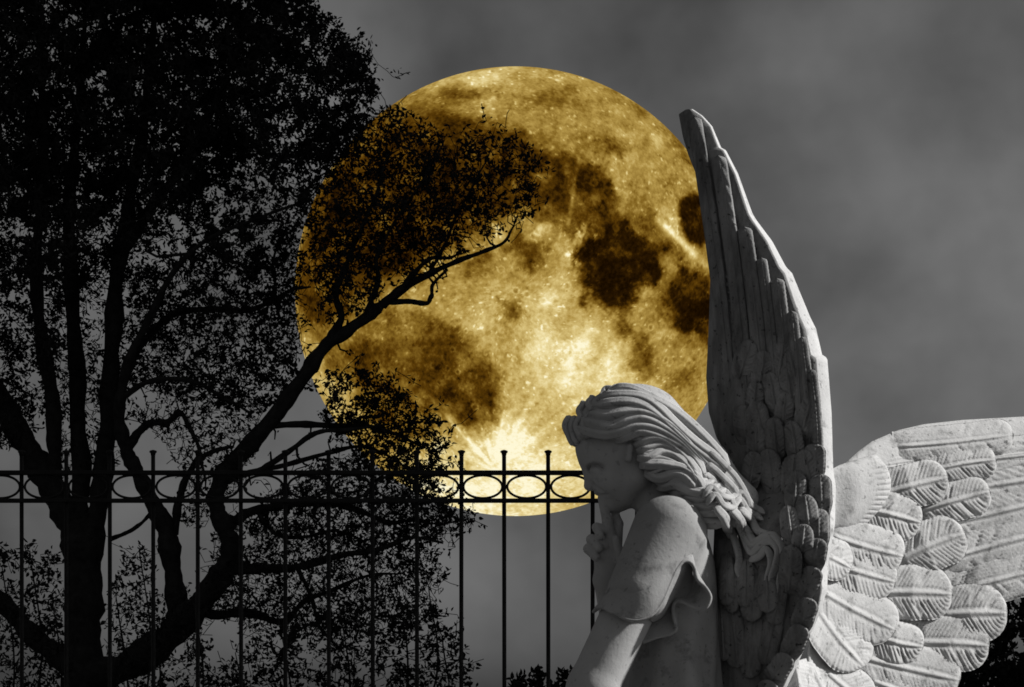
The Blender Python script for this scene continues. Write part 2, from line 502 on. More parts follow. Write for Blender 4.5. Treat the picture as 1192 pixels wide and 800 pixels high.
def leaves_mesh(name, P, D, L_, mat, parent, origin, twigs):
    """P base points, D directions, L_ lengths: small folded leaves"""
    n = len(P)
    D = D / (np.linalg.norm(D, axis=1, keepdims=True) + 1e-9)
    U = rng.normal(size=(n, 3)); S = np.cross(D, U); S /= np.linalg.norm(S, axis=1, keepdims=True) + 1e-9
    Nn = np.cross(S, D)
    Wd = (L_ * rng.uniform(.19, .29, n))[:, None]
    Ln = L_[:, None]
    fold = .35
    b = P
    l1 = P + D * Ln * .33 + S * Wd + Nn * Wd * fold
    l2 = P + D * Ln * .68 + S * Wd * .8 + Nn * Wd * fold * .7
    tp = P + D * Ln - Nn * Ln * .12
    r2 = P + D * Ln * .68 - S * Wd * .8 + Nn * Wd * fold * .7
    r1 = P + D * Ln * .33 - S * Wd + Nn * Wd * fold
    V = np.stack([b, l1, l2, tp, r2, r1], 1).reshape(-1, 3)
    i = np.arange(n)[:, None] * 6
    Fq = np.concatenate([i + np.array([[0, 1, 2, 3]]), i + np.array([[0, 3, 4, 5]])])
    s = Soup(); s.add(V, Fq)
    for q, r in twigs: seg_tube(s, q, r, 4)
    V, Fq = s.get()
    o = mesh_obj(name, V, Fq, mat, parent, origin, False)
    o.data.materials.append(M_BARK)
    mi = np.zeros(len(o.data.polygons), np.int32); mi[2 * n:] = 1
    o.data.polygons.foreach_set('material_index', mi)
    return o


def in_poly_points(poly, n, r):
    poly = np.asarray(poly, float)
    lo, hi = poly.min(0), poly.max(0)
    out = []
    tot = 0
    while tot < n:
        q = r.uniform(lo, hi, (n * 3, 2))
        q = q[poly_sdf(q[:, 0], q[:, 1], poly) < 0]
        out.append(q); tot += len(q)
    return np.concatenate(out)[:n]


def grow(limbs, regions, Y0, seed, leaf_len, twig_px=1.3, jitter=.3, sag=.05):
    """limbs: list of (points[(x,y,r,d)]) in photo pixels at distance Y0. returns limb tubes, twig tubes, leaf arrays"""
    r = np.random.default_rng(seed)
    s = Y0 / F
    limb_geo, nodes, nrad = [], [], []
    for pts in limbs:
        q = catmull(np.asarray(pts, float), 7)
        q[:, 2] = np.maximum(q[:, 2], .5)
        wob = fbm(np.arange(len(q)) * 1.0 + r.uniform(0, 99), np.zeros(len(q)) + r.uniform(0, 99), 4, 2, int(r.integers(1e6)))
        q[:, 0] += wob * np.minimum(3.2, .3 * q[:, 2] + .9)
        P = place(q[:, 0], q[:, 1], Y0 + q[:, 3] * s)
        R = .86 * q[:, 2] * s * (1 + .06 * r.normal(size=len(q)) + .12 * np.sin(np.arange(len(q)) * .8 + r.uniform(0, 6)))
        limb_geo.append((P, R))
        m = R < 13 * s
        nodes.append(P[m]); nrad.append(R[m])
    nodes = np.concatenate(nodes); nrad = np.concatenate(nrad)
    cap = len(nodes) + 200000
    NA = np.zeros((cap, 3)); NA[:len(nodes)] = nodes
    NR = np.zeros(cap); NR[:len(nodes)] = nrad
    cnt = len(nodes)
    A, LV = [], []
    for poly, n, spread, nl, cy in regions:
        q = in_poly_points(poly, n, r)
        # clumping: pull points towards random clump centres
        nc = max(3, n // 28)
        cc = q[r.integers(0, n, nc)]
        cd = r.uniform(-spread, spread, nc)
        k = np.argmin(((q[:, None] - cc[None]) ** 2).sum(-1), 1)
        pull = r.uniform(0, .27, n)[:, None]
        q = q * (1 - pull) + cc[k] * pull + r.normal(size=(n, 2)) * 6 * (1 + (r.random((n, 1)) < .17) * 2.0)
        d = cd[k] * .75 + r.normal(0, spread * .25, n) + cy
        A.append(place(q[:, 0], q[:, 1], Y0 + d * s)); LV.append(np.full(n, nl))
    A = np.concatenate(A); LV = np.concatenate(LV)
    # connect the nearest points first
    d0 = np.full(len(A), 1e9)
    for i in range(0, len(nodes), 400):
        d0 = np.minimum(d0, np.sqrt(((A[:, None] - nodes[None, i:i + 400]) ** 2).sum(-1)).min(1))
    order = np.argsort(d0)
    tw, LP, LD, LLn = [], [], [], []
    kd, kn = None, 0
    for ii, i in enumerate(order):
        p = A[i]
        if ii % 300 == 0:
            kd = KDTree(cnt); kn = cnt
            for jj, co in enumerate(NA[:cnt].tolist()): kd.insert(co, jj)
            kd.balance()
        _, j, dist = kd.find(p.tolist())
        if cnt > kn:
            dd = ((NA[kn:cnt] - p) ** 2).sum(1)
            j2 = int(np.argmin(dd))
            if dd[j2] < dist * dist: j = kn + j2; dist = math.sqrt(dd[j2])
        q = NA[j]
        if dist < 1e-4: continue
        m = max(3, int(dist / (9 * s)) + 2); m = min(m, 12)
        t = np.linspace(0, 1, m)[:, None]
        off = r.normal(size=3) * dist * jitter
        path = q + (p - q) * t + off * np.sin(t * math.pi) + np.array([0, 0, 1]) * (-sag * dist) * np.sin(t * math.pi)
        if m > 3:
            path[1:-1] += r.normal(size=(m - 2, 3)) * min(2.2 * s, dist * .08)
        ra = min(NR[j] * .8, (twig_px + .012 * dist / s) * s); rb = max(.42 * s, ra * .45)
        R = ra + (rb - ra) * t[:, 0]
        tw.append((path, R))
        NA[cnt:cnt + m - 1] = path[1:]; NR[cnt:cnt + m - 1] = R[1:]; cnt += m - 1
        nl = r.poisson(LV[i])
        if nl:
            u = 1 - r.random(nl) ** 1.1 * min(1, 55 * s / dist)
            k = np.clip(u * (m - 1), 0, m - 1.001); k0 = k.astype(int); fr = (k - k0)[:, None]
            base = path[k0] * (1 - fr) + path[k0 + 1] * fr
            tan = (path[-1] - path[0]) / dist
            D = tan * .6 + r.normal(size=(nl, 3)) * .85 + np.array([0, 0, .15])
            base = base + r.normal(size=(nl, 3)) * 2.6 * s
            LP.append(base); LD.append(D); LLn.append(r.uniform(.65, 1.25, nl) * leaf_len * s)
    return limb_geo, tw, (np.concatenate(LP), np.concatenate(LD), np.concatenate(LLn))


TY = 10.0
base_y = HY + EYE * F / TY
TR = [  # trunks and main limbs  (x, y, radius, depth) in pixels
    [(112, base_y + 8, 46, 0), (108, 1150, 36, 0), (104, 1000, 32, 0), (100, 860, 30, 0), (99, 780, 26, 0), (98, 700, 25, 0), (96, 640, 26, 0), (92, 600, 22, 0)],
]
LIMBS = [
    [(94, 640, 22, 0), (74, 594, 19, 5), (48, 548, 18, 10), (22, 505, 17, 20), (-10, 445, 15, 30), (-50, 370, 13, 45), (-80, 280, 10, 60), (-95, 180, 7, 70)],
    [(60, 572, 11, 10), (64, 520, 11, 0), (60, 460, 10, -15), (48, 390, 9, -30), (40, 300, 8, -45), (52, 200, 6, -60), (48, 90, 4, -70), (40, -20, 2, -80)],
    [(92, 620, 14, 0), (93, 540, 12, 10), (90, 450, 11, 20), (84, 350, 10, 35), (80, 240, 8, 50), (92, 130, 6, 60), (100, 20, 3.5, 70), (108, -90, 2, 80)],
    [(104, 640, 18, 0), (118, 570, 14, -5), (126, 490, 13, -10), (129, 410, 12, -10), (136, 330, 11, -15), (150, 240, 9, -20), (166, 150, 7, -20), (176, 60, 5, -25), (185, -50, 3, -30)],
    [(140, 300, 7, -15), (178, 240, 6.5, -40), (222, 180, 5.5, -70), (256, 110, 4, -90), (284, 30, 2.6, -100), (300, -60, 1.6, -110)],
    [(98, 790, 24, 0), (150, 775, 22, -25), (196, 742, 20, -50), (236, 700, 17, -70), (262, 660, 15, -80), (268, 634, 13, -84), (256, 606, 12, -86), (250, 582, 12, -88), (258, 556, 11.5, -92),
     (284, 526, 11, -98), (318, 486, 10.5, -105), (350, 442, 10, -110), (376, 406, 9, -116), (408, 382, 7.5, -122), (440, 359, 7, -128), (470, 336, 5.5, -134), (500, 319, 4.2, -140), (532, 304, 3.4, -146), (562, 293, 2.8, -152), (586, 282, 2, -156), (598, 263, 1.3, -158)],
    [(452, 352, 3.6, -130), (476, 351, 3.6, -120), (497, 353, 3.2, -112), (503, 342, 2.8, -108), (504, 330, 2.2, -105), (520, 314, 1.6, -100)],
    [(446, 357, 4.5, -128), (466, 336, 4.2, -140), (486, 315, 3.4, -155), (502, 301, 2.6, -165), (524, 300, 1.9, -172), (540, 290, 1.3, -175)],
    [(378, 404, 5.5, -116), (397, 372, 5, -128), (392, 344, 4, -140), (402, 310, 3.2, -152), (420, 270, 2.6, -165), (436, 230, 2, -176), (452, 180, 1.3, -186)],
    [(424, 371, 4, -125), (440, 330, 3.4, -140), (438, 300, 2.6, -150), (458, 260, 2, -160), (490, 215, 1.5, -168), (515, 170, 1.1, -172)],
    [(500, 318, 2.6, -140), (514, 292, 2.3, -130), (530, 255, 1.9, -120), (552, 215, 1.5, -112), (570, 180, 1, -108)],
    [(200, 745, 15, -40), (204, 700, 13, -46), (198, 650, 13, -52), (190, 612, 12.5, -58), (176, 580, 11, -64), (160, 552, 10, -70), (147, 526, 9.5, -76), (139, 498, 9, -82), (140, 462, 7, -90), (150, 420, 6, -100), (172, 372, 5, -115), (200, 320, 4, -125), (240, 280, 3, -135), (300, 254, 2.2, -145), (356, 234, 1.6, -150)],
    [(201, 622, 7, -52), (208, 590, 5.5, -60), (214, 566, 5, -68), (226, 540, 4, -76), (246, 526, 3.2, -84), (272, 520, 2.2, -92)],
    [(150, 520, 6, -76), (162, 502, 5.5, -82), (176, 492, 5, -88), (196, 492, 4.4, -94), (208, 480, 3.6, -100), (222, 500, 3, -104), (232, 524, 2.4, -108), (240, 560, 1.6, -110)],
    [(140, 465, 4.2, -90), (168, 446, 3.8, -98), (200, 441, 3.4, -106), (230, 446, 3, -114), (262, 464, 2.5, -120), (292, 481, 1.6, -126)],
    [(138, 452, 5.5, -10), (158, 412, 5.2, 10), (182, 380, 5, 25), (206, 364, 4.8, 40), (250, 360, 4.4, 55), (286, 362, 4, 65), (314, 352, 3.4, 75), (338, 338, 2.6, 85), (362, 334, 1.5, 90)],
    [(312, 353, 2.6, 75), (320, 335, 2.3, 72), (318, 305, 1.9, 70), (330, 270, 1.4, 66)],
    [(262, 640, 9, -84), (270, 612, 7, -78), (290, 596, 6, -72), (324, 590, 5.4, -66), (372, 585, 4.6, -60), (412, 592, 4, -54), (450, 608, 3.2, -46), (480, 606, 2.2, -40), (512, 610, 1.4, -34), (545, 604, .9, -30)],
    [(254, 662, 9, -78), (276, 663, 7, -84), (310, 662, 6, -92), (346, 660, 5.2, -100), (398, 646, 4.4, -108), (440, 640, 3.4, -116), (480, 626, 2.2, -122), (516, 632, 1.4, -126)],
    [(226, 712, 8, -64), (256, 716, 6, -60), (292, 714, 5.4, -54), (330, 724, 4.6, -46), (354, 700, 3.8, -40), (384, 688, 3, -34), (430, 670, 2, -28), (468, 668, 1.2, -24)],
    [(92, 786, 20, 0), (64, 760, 15, 14), (34, 736, 14, 28), (4, 704, 12, 40), (-40, 660, 10, 52), (-90, 600, 8, 60)],
    [(312, 496, 4.4, -105), (350, 494, 4.2, -96), (396, 496, 3.8, -88), (432, 497, 3.2, -80), (466, 508, 2.2, -72), (492, 520, 1.3, -66)],
    [(262, 556, 4, -92), (300, 548, 3.8, -100), (336, 526, 3.6, -108), (368, 504, 3.2, -114), (408, 500, 2.4, -120), (452, 494, 1.4, -124)],
    [(266, 560, 4.5, -92), (286, 552, 4, -84), (330, 542, 3.4, -74), (380, 528, 3, -64), (420, 520, 2.4, -56), (458, 534, 1.6, -48), (490, 560, 1, -42)],
    [(128, 628, 3, 20), (152, 618, 2.8, 10), (170, 604, 2.6, 0), (182, 588, 2.2, -30)],
    [(346, 662, 3, -100), (360, 690, 2.6, -96), (372, 730, 2.2, -92), (400, 760, 1.5, -88)],
    [(300, 594, 3, -70), (318, 620, 2.8, -60), (350, 626, 2.4, -50), (390, 618, 2, -42), (424, 630, 1.4, -36)],
]
REG = [  # polygon, number of twig ends, depth spread, leaves per twig, depth centre
    ([(-130, -160), (330, -160), (372, -10), (402, 46), (430, 68), (440, 100), (420, 175), (366, 228), (350, 290), (300, 325), (200, 300), (100, 330), (-130, 330)], 5200, 230, 13, 0),
    ([(-130, -160), (330, -160), (350, 20), (330, 120), (300, 200), (200, 240), (60, 260), (-130, 240)], 4600, 200, 18, 0),
    ([(360, 20), (396, 40), (430, 66), (440, 108), (420, 175), (370, 215), (340, 120)], 320, 80, 10, -40),
    ([(425, 150), (460, 120), (486, 132), (512, 150), (560, 150), (600, 158), (636, 186), (632, 236), (598, 262), (545, 284), (470, 325), (408, 372), (366, 372), (358, 300), (372, 215)], 1400, 110, 3.2, -150),
    ([(366, 250), (430, 180), (520, 180), (560, 220), (520, 270), (450, 310), (380, 350)], 600, 90, 3.6, -150),
    ([(140, 310), (350, 290), (350, 380), (340, 450), (300, 480), (220, 470), (150, 440)], 2200, 120, 3.2, 0),
    ([(-130, 290), (70, 280), (76, 400), (60, 500), (-110, 540)], 1300, 160, 7.5, 20),
    ([(385, 436), (440, 430), (480, 470), (518, 496), (522, 548), (480, 560), (420, 540), (372, 480)], 700, 60, 4.2, -110),
    ([(370, 540), (500, 540), (524, 570), (530, 612), (500, 640), (400, 630), (290, 620), (300, 590)], 1800, 90, 2.0, -70),
    ([(62, 290), (150, 290), (156, 420), (140, 540), (60, 560)], 800, 90, 2.4, 40),
    ([(470, 590), (556, 580), (556, 606), (520, 636), (470, 640)], 45, 40, 5, -40),
    ([(260, 600), (420, 630), (500, 640), (520, 680), (470, 730), (330, 740), (230, 710)], 2600, 110, 1.3, -70),
    ([(150, 470), (240, 440), (310, 490), (280, 560), (250, 600), (215, 620), (220, 560)], 900, 60, .9, -90),
]
limb_geo, twigs, leaves = grow(TR + LIMBS, REG, TY, 3, 6.3)
tb = tuple(place(112, base_y, TY)); tb = (tb[0], tb[1], 0)
tree = thing('dead_tree', tb, 'x', 'tree'); tree.name = 'broad_tree'
tag(tree, 'black silhouetted tree with many forking trunks and fine leaves, spreading over the moon')
s = Soup(); P, R = limb_geo[0]; seg_tube(s, P, R, 20)
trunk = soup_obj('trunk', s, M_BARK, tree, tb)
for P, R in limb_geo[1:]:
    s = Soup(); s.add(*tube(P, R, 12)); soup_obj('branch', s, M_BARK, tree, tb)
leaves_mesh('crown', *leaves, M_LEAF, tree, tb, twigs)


def shrub(x, yb, Y, stems, regions, seed, leaf_len, label, name='shrub'):
    lg, tw, lv = grow(stems, regions, Y, seed, leaf_len, 1.2)
    b = place(x, yb, Y); b = (b[0], Y, 0)
    t = thing(name, b, label, 'shrub', 'dark shrubs along the fence')
    s = Soup()
    for P, R in lg: s.add(*tube(P, R, 8))
    soup_obj('stem', s, M_BARK, t, b)
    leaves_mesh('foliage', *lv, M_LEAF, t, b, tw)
    return t


def stems_for(x, Y, tops):
    yb = HY + EYE * F / Y
    return [[(x + (tx - x) * .05, yb + 4, 4, 0), (x + (tx - x) * .45 + 9, yb + (ty - yb) * .35, 3, dd * .4), (x + (tx - x) * .6 - 7, yb + (ty - yb) * .6, 2.2, dd * .6), (x + (tx - x) * .95 + 8, yb + (ty - yb) * .82, 1.5, dd * .8), (tx - 6, ty, .8, dd)] for tx, ty, dd in tops]


shrub(20, 0, 9.0, stems_for(20, 9.0, [(-40, 690, 20), (8, 660, -20), (42, 650, 10), (66, 690, -30)]),
      [([(-90, 660), (-20, 640), (20, 632), (62, 640), (76, 690), (80, 800), (60, 1000), (-90, 1000)], 1500, 70, 3.5, 0)], 21, 7,
      'twiggy dark shrub at the far left, left of the main trunk')
shrub(160, 0, 9.0, stems_for(160, 9.0, [(140, 690, 20), (168, 640, -20), (180, 690, 10), (232, 700, -30)]),
      [([(128, 680), (150, 640), (172, 630), (180, 690), (240, 700), (240, 800), (200, 1000), (130, 1000)], 1200, 60, 3, 0)], 22, 6.5,
      'twiggy dark shrub between the main trunk and its side stem')
shrub(400, 0, 9.2, stems_for(400, 9.2, [(280, 760, 20), (330, 720, -20), (400, 700, 10), (470, 690, -30), (505, 680, 0), (520, 740, 20)]),
      [([(230, 790), (300, 740), (380, 705), (470, 690), (480, 720), (500, 690), (530, 720), (548, 790), (560, 1000), (230, 1000)], 2600, 90, 4, 0)], 23, 7,
      'wide twiggy dark shrub beneath the low branches, reaching the open bars')
shrub(632, 0, 7.4, stems_for(632, 7.4, [(606, 800, 10), (630, 784, -10), (655, 786, 10)]),
      [([(588, 815), (602, 792), (625, 781), (662, 779), (700, 782), (720, 900), (720, 1200), (580, 1200)], 800, 60, 14, 0)], 24, 9,
      'low rounded dense black bush just behind the angel statue arm')
shrub(1180, 0, 7.6, stems_for(1180, 7.6, [(1120, 760, 10), (1180, 720, -10), (1240, 700, 10), (1290, 720, 0)]),
      [([(1070, 800), (1110, 762), (1150, 735), (1185, 700), (1230, 690), (1290, 690), (1330, 760), (1330, 1150), (1070, 1150)], 2600, 80, 18, 0)], 25, 9,
      'dense black bush at the right edge under the spread wing')

# ------------------------------------------------------------------ the angel statue
SY = 4.66
SS = SY / F


def C(x, y, d=0.):
    """photo pixel + depth (in pixels) -> statue frame (orthographic pixels)"""
    k = 1 + d / F
    return np.array([CX + (x - CX) * k, HY + (y - HY) * k, d])


def W(q):
    """statue frame -> world"""
    q = np.asarray(q, float)
    return np.stack([(q[..., 0] - CX) * SS, SY + q[..., 2] * SS, EYE + (HY - q[..., 1]) * SS], -1)


def CW(x, y, d):
    x, y, d = np.broadcast_arrays(np.asarray(x, float), np.asarray(y, float), np.asarray(d, float))
    k = 1 + d / F
    return W(np.stack([CX + (x - CX) * k, HY + (y - HY) * k, d], -1))


# --- signed distance sculpting -------------------------------------------------
class Field:
    def __init__(self, lo, hi, h):
        self.lo = np.array(lo, float); self.h = h
        n = np.ceil((np.array(hi) - self.lo) / h).astype(int) + 1
        ax = [self.lo[i] + h * np.arange(n[i]) for i in range(3)]
        self.X, self.Y, self.D = [a.astype(np.float32) for a in np.meshgrid(*ax, indexing='ij', sparse=True)]
        self.v = np.full(n, 1e3, np.float32)

    def smin(self, d, k):
        if k <= 0: self.v = np.minimum(self.v, d); return
        hh = np.maximum(k - np.abs(self.v - d), 0) / k
        self.v = np.minimum(self.v, d) - hh * hh * k * .25

    def smax(self, d, k):
        hh = np.maximum(k - np.abs(self.v - d), 0) / k
        self.v = np.maximum(self.v, d) + hh * hh * k * .25

    def cone(self, a, ra, b, rb, k=6, mode='add', sq=(1, 1, 1)):
        a = np.asarray(a, np.float32); b = np.asarray(b, np.float32)
        ba = b - a; l2 = float((ba * ba).sum()) + 1e-6
        px, py, pd = self.X - a[0], self.Y - a[1], self.D - a[2]
        t = np.clip((px * ba[0] + py * ba[1] + pd * ba[2]) / l2, 0, 1)
        r = ra + (rb - ra) * t
        d = np.sqrt(((px - ba[0] * t) / sq[0]) ** 2 + ((py - ba[1] * t) / sq[1]) ** 2 + ((pd - ba[2] * t) / sq[2]) ** 2) - r
        d = (d * min(sq)).astype(np.float32)
        self.smin(d, k) if mode == 'add' else self.smax(-d, k)

    def ell(self, c, axes, semi, k=6, mode='add'):
        px, py, pd = self.X - c[0], self.Y - c[1], self.D - c[2]
        q = 0; q2 = 0
        for u, s in zip(axes, semi):
            e = (px * u[0] + py * u[1] + pd * u[2])
            q = q + (e / s) ** 2; q2 = q2 + (e / (s * s)) ** 2
        k0 = np.sqrt(q); k1 = np.sqrt(q2) + 1e-6
        d = (k0 * (k0 - 1) / k1).astype(np.float32)
        self.smin(d, k) if mode == 'add' else self.smax(-d, k)

    def mesh(self):
        v = self.v; n = v.shape
        ins = v < 0
        c = np.zeros(tuple(m - 1 for m in n), np.int16)
        sl = lambda o: tuple(slice(o[i], n[i] - 1 + o[i]) for i in range(3))
        offs = [(i, j, k) for i in (0, 1) for j in (0, 1) for k in (0, 1)]
        for o in offs: c += ins[sl(o)]
        act = (c > 0) & (c < 8)
        idx = np.full(act.shape, -1, np.int64); cells = np.argwhere(act); idx[act] = np.arange(len(cells))
        acc = np.zeros((len(cells), 3)); cnt = np.zeros(len(cells))
        for ai in range(len(offs)):
            for bi in range(ai + 1, len(offs)):
                oa, ob = np.array(offs[ai]), np.array(offs[bi])
                if abs(oa - ob).sum() != 1: continue
                va = v[tuple((cells + oa).T)]; vb = v[tuple((cells + ob).T)]
                m = (va < 0) != (vb < 0)
                t = va[m] / (va[m] - vb[m])
                acc[m] += oa + (ob - oa) * t[:, None]; cnt[m] += 1
        P = (cells + acc / cnt[:, None]) * self.h + self.lo
        F_ = []
        for ax in range(3):
            o = [0, 0, 0]; o[ax] = 1
            s0 = tuple(slice(0, n[i] - o[i]) for i in range(3)); s1 = tuple(slice(o[i], n[i]) for i in range(3))
            e = np.argwhere(ins[s0] != ins[s1])
            b, c2 = [i for i in range(3) if i != ax]
            e = e[(e[:, b] > 0) & (e[:, c2] > 0) & (e[:, b] < n[b] - 1) & (e[:, c2] < n[c2] - 1)]
            def at(db, dc):
                q = e.copy(); q[:, b] -= db; q[:, c2] -= dc
                return idx[tuple(q.T)]
            quad = np.stack([at(1, 1), at(0, 1), at(0, 0), at(1, 0)], -1)
            flip = ins[tuple(e.T)] ^ (ax == 1)
            quad = np.where(flip[:, None], quad, quad[:, ::-1])
            F_.append(quad)
        Q = np.concatenate(F_); Q = Q[(Q >= 0).all(1)]
        return P, Q


base0 = np.array(CW(770, 700, 0)); base0[2] = .62
angel = thing('angel_statue', tuple(base0), 'grey stone angel statue with bowed head, finger to lips and two great feathered wings', 'statue')
OB = tuple(base0)

# head frame: u up the face, f out of the face, c to the side (towards the camera = -d)
u_ = np.array([-.476, -.879, 0]); f_ = np.array([-.879, .476, 0]); c_ = np.array([0, 0, 1.])
AX = (f_, u_, c_)
XYZ = (np.array([1., 0, 0]), np.array([0, 1., 0]), np.array([0, 0, 1.]))

# body: head, neck, both arms, the raised hand, chest - one continuous surface
B_ = Field((640, 440, -140), (850, 905, 130), 1.6)
B_.ell(C(729, 512), AX, (57, 50, 44), 6)                       # skull
B_.ell(C(713, 546), AX, (31, 50, 36), 14)                      # face
B_.cone(C(743, 556, -27), 15, C(716, 583, -4), 10, 12)         # jaw, near and far
B_.cone(C(743, 556, 27), 15, C(716, 583, 4), 10, 12)
B_.ell(C(713, 584, 0), XYZ, (10.5, 9.5, 12), 8)                # chin
B_.ell(C(688, 524, 0), AX, (14, 20, 30), 10)                   # forehead
B_.cone(C(692, 541, -20), 7, C(684, 537, -3), 5, 8)            # brows
B_.cone(C(692, 541, 20), 7, C(684, 537, 3), 5, 8)
for sd in (-1, 1):
    B_.ell(C(690, 546, 17 * sd), XYZ, (7, 6.5, 8.5), 6, 'sub')     # eye sockets
    B_.ell(C(694.5, 547.5, 16 * sd), XYZ, (8.4, 6.8, 10), 1.5)         # lowered lids
    B_.cone(C(690, 551.5, 16 * sd - 8), 1.6, C(688.5, 552, 16 * sd + 6), 1.6, 1.2)
    B_.cone(C(700, 538, 29 * sd), 3.2, C(686, 536.5, 9 * sd), 4.4, 4)
    B_.ell(C(693, 547, 29 * sd), XYZ, (11, 7.5, 12), 5, 'sub')
    B_.ell(C(696.5, 548.5, 19 * sd), XYZ, (8.5, 6.2, 8.5), 1.2)
    B_.cone(C(705, 551.5, 27 * sd), 1.2, C(689, 553.5, 19 * sd), 1.6, .8)
    B_.ell(C(708, 562, 21 * sd), XYZ, (13, 13, 12), 10)          # cheeks
B_.cone(C(685, 541), 4.2, C(685, 565), 5.2, 6)                  # nose
B_.ell(C(686.5, 566.5), XYZ, (5.2, 4.6, 6), 4)
B_.ell(C(690, 568, -5), XYZ, (4, 3.4, 3.6), 3); B_.ell(C(690, 568, 5), XYZ, (4, 3.4, 3.6), 3)
B_.ell(C(696.5, 574), XYZ, (5, 2.9, 10), 2)                 # lips
B_.ell(C(700.5, 580), XYZ, (5, 3.2, 8.5), 2)
B_.cone(C(708, 576.5, -27), 2.6, C(694, 577.2, -4), 1.8, 1.2, 'sub'); B_.cone(C(708, 576.5, 27), 2.6, C(694, 577.2, 4), 1.8, 1.2, 'sub')
for sd in (-1, 1):
    B_.cone(C(692, 563, 12 * sd), 3.0, C(700, 571, 24 * sd), 2.6, 4, 'sub')
    B_.cone(C(689.5, 571.5, 4 * sd), 1.6, C(692, 571, 5 * sd), 1.3, 1, 'sub')
B_.cone(C(733, 520, -43), 4.5, C(731.5, 534, -42), 4.2, 3)      # ears
B_.cone(C(733, 520, 43), 4.5, C(731.5, 534, 42), 4.2, 3)
B_.cone(C(754, 550, 0), 25, C(778, 622, 0), 30, 8)             # neck
B_.ell(C(780, 690, 0), XYZ, (42, 90, 78), 20)                   # chest under the dress
B_.cone(C(776, 628, -60), 33, C(747, 680, -84), 29.5, 10)         # near arm
B_.cone(C(747, 680, -84), 29.5, C(690, 800, -98), 28.5, 6)
B_.cone(C(690, 800, -98), 28.5, C(664, 870, -96), 25, 6)
B_.cone(C(664, 870, -96), 25, C(690, 900, -70), 20, 10)
B_.cone(C(775, 628, 60), 32, C(728, 740, 66), 28, 14)           # far arm, folded up
B_.cone(C(728, 740, 66), 27, C(706, 676, 14), 15, 10)
# raised hand: palm, pointing finger, curled fingers, thumb
B_.ell(C(709, 652, 6), XYZ, (17, 22, 12), 8)
B_.cone(C(706, 674, 12), 14, C(710, 650, 6), 14, 8)
B_.cone(C(712, 634, -2), 7.2, C(707, 606, -6), 6.2, 3); B_.cone(C(707, 606, -6), 6.2, C(700.5, 583, -3), 4.4, 2)   # index
B_.cone(C(718, 634, 2), 6.5, C(720, 610, 2), 5.6, 3); B_.cone(C(720, 610, 2), 5.6, C(714, 592, 8), 4.5, 2)      # second finger behind it
B_.cone(C(705, 617, -8), 5.4, C(694.5, 614, -10), 5.6, 1.2); B_.cone(C(694.5, 614, -10), 5.6, C(699, 624, -14), 4.6, 1)
B_.cone(C(704, 634, -6), 6.2, C(688.5, 628, -8), 6.2, 1.2); B_.cone(C(688.5, 628, -8), 6.2, C(697, 638, -14), 5.0, 1)
B_.cone(C(702, 648, -4), 6.0, C(685, 639, -6), 6.2, 1.2); B_.cone(C(685, 639, -6), 6.2, C(694, 649, -13), 5.0, 1)
B_.cone(C(722, 650, -8), 6.5, C(717, 628, -13), 5.0, 3)           # thumb
P_, Q_ = B_.mesh()
body = mesh_obj('body', W(P_), Q_, M_SMOOTH, angel, OB)
body_w = W(P_)

# dress: shoulders, chest, back and the long robe with shallow folds
D_ = Field((660, 560, -150), (860, 1100, 130), 2.4)
D_.ell(C(786, 690, 0), XYZ, (48, 100, 84), 20)
D_.cone(C(779, 621, -66), 43.5, C(744, 690, -92), 36, 14)
D_.cone(C(776, 628, 58), 41, C(744, 690, 70), 36, 20)
D_.ell(C(784, 800, 0), XYZ, (54, 120, 84), 30)
D_.cone(C(784, 860, 0), 62, C(780, 1120, 0), 92, 30, sq=(1, 1, 1.15))
# cut sleeve openings
D_.cone(C(722, 722, -96), 34, C(688, 815, -100), 42, 4, 'sub')
D_.cone(C(745, 700, 72), 30, C(690, 800, 60), 40, 4, 'sub')
px_, py_, pd_ = D_.X, D_.Y, D_.D
an_ = np.arctan2(pd_, px_ - 784)
fold = (np.sin(an_ * 13 + .012 * py_ + 1.2 * np.sin(py_ * .018)) * 2.6 + np.sin(an_ * 7 - .02 * py_) * 2.4) * np.clip((py_ - 700) / 80, 0, 1)
D_.v = D_.v + fold.astype(np.float32)
P_, Q_ = D_.mesh()
dress = mesh_obj('dress', W(P_), Q_, M_DRESS, angel, OB)
dress_w = W(P_)
dress_bvh = BVHTree.FromPolygons([Vector(p) for p in dress_w], Q_.tolist())
EYEV = Vector((0, 0, EYE))


def front_d(x, y, trees):
    tgt = Vector(CW(x, y, 0.).tolist()); dr = (tgt - EYEV).normalized()
    best = None
    for t in trees:
        h = t.ray_cast(EYEV, dr)
        if h[0] is not None:
            d = (h[0].y - SY) / SS
            if best is None or d < best: best = d
    return best




def flow_sheet(name, rows, mat, parent, thick, n=10, m=10):
    """rows: list of equally long control polylines [(x,y,d)], lofted smoothly into a sheet with thickness"""
    R = np.array([catmull(np.array(r, float), n) for r in rows])
    S_ = np.array([catmull(R[:, j], m) for j in range(R.shape[1])])     # (cols, rows, 3)
    nu, nv = S_.shape[:2]
    v = CW(S_[..., 0], S_[..., 1], S_[..., 2]).reshape(-1, 3)
    o = mesh_obj(name, v, grid_faces(nu, nv), mat, parent, OB)
    md = o.modifiers.new('thick', 'SOLIDIFY'); md.thickness = thick * SS; md.offset = 0
    return o, S_


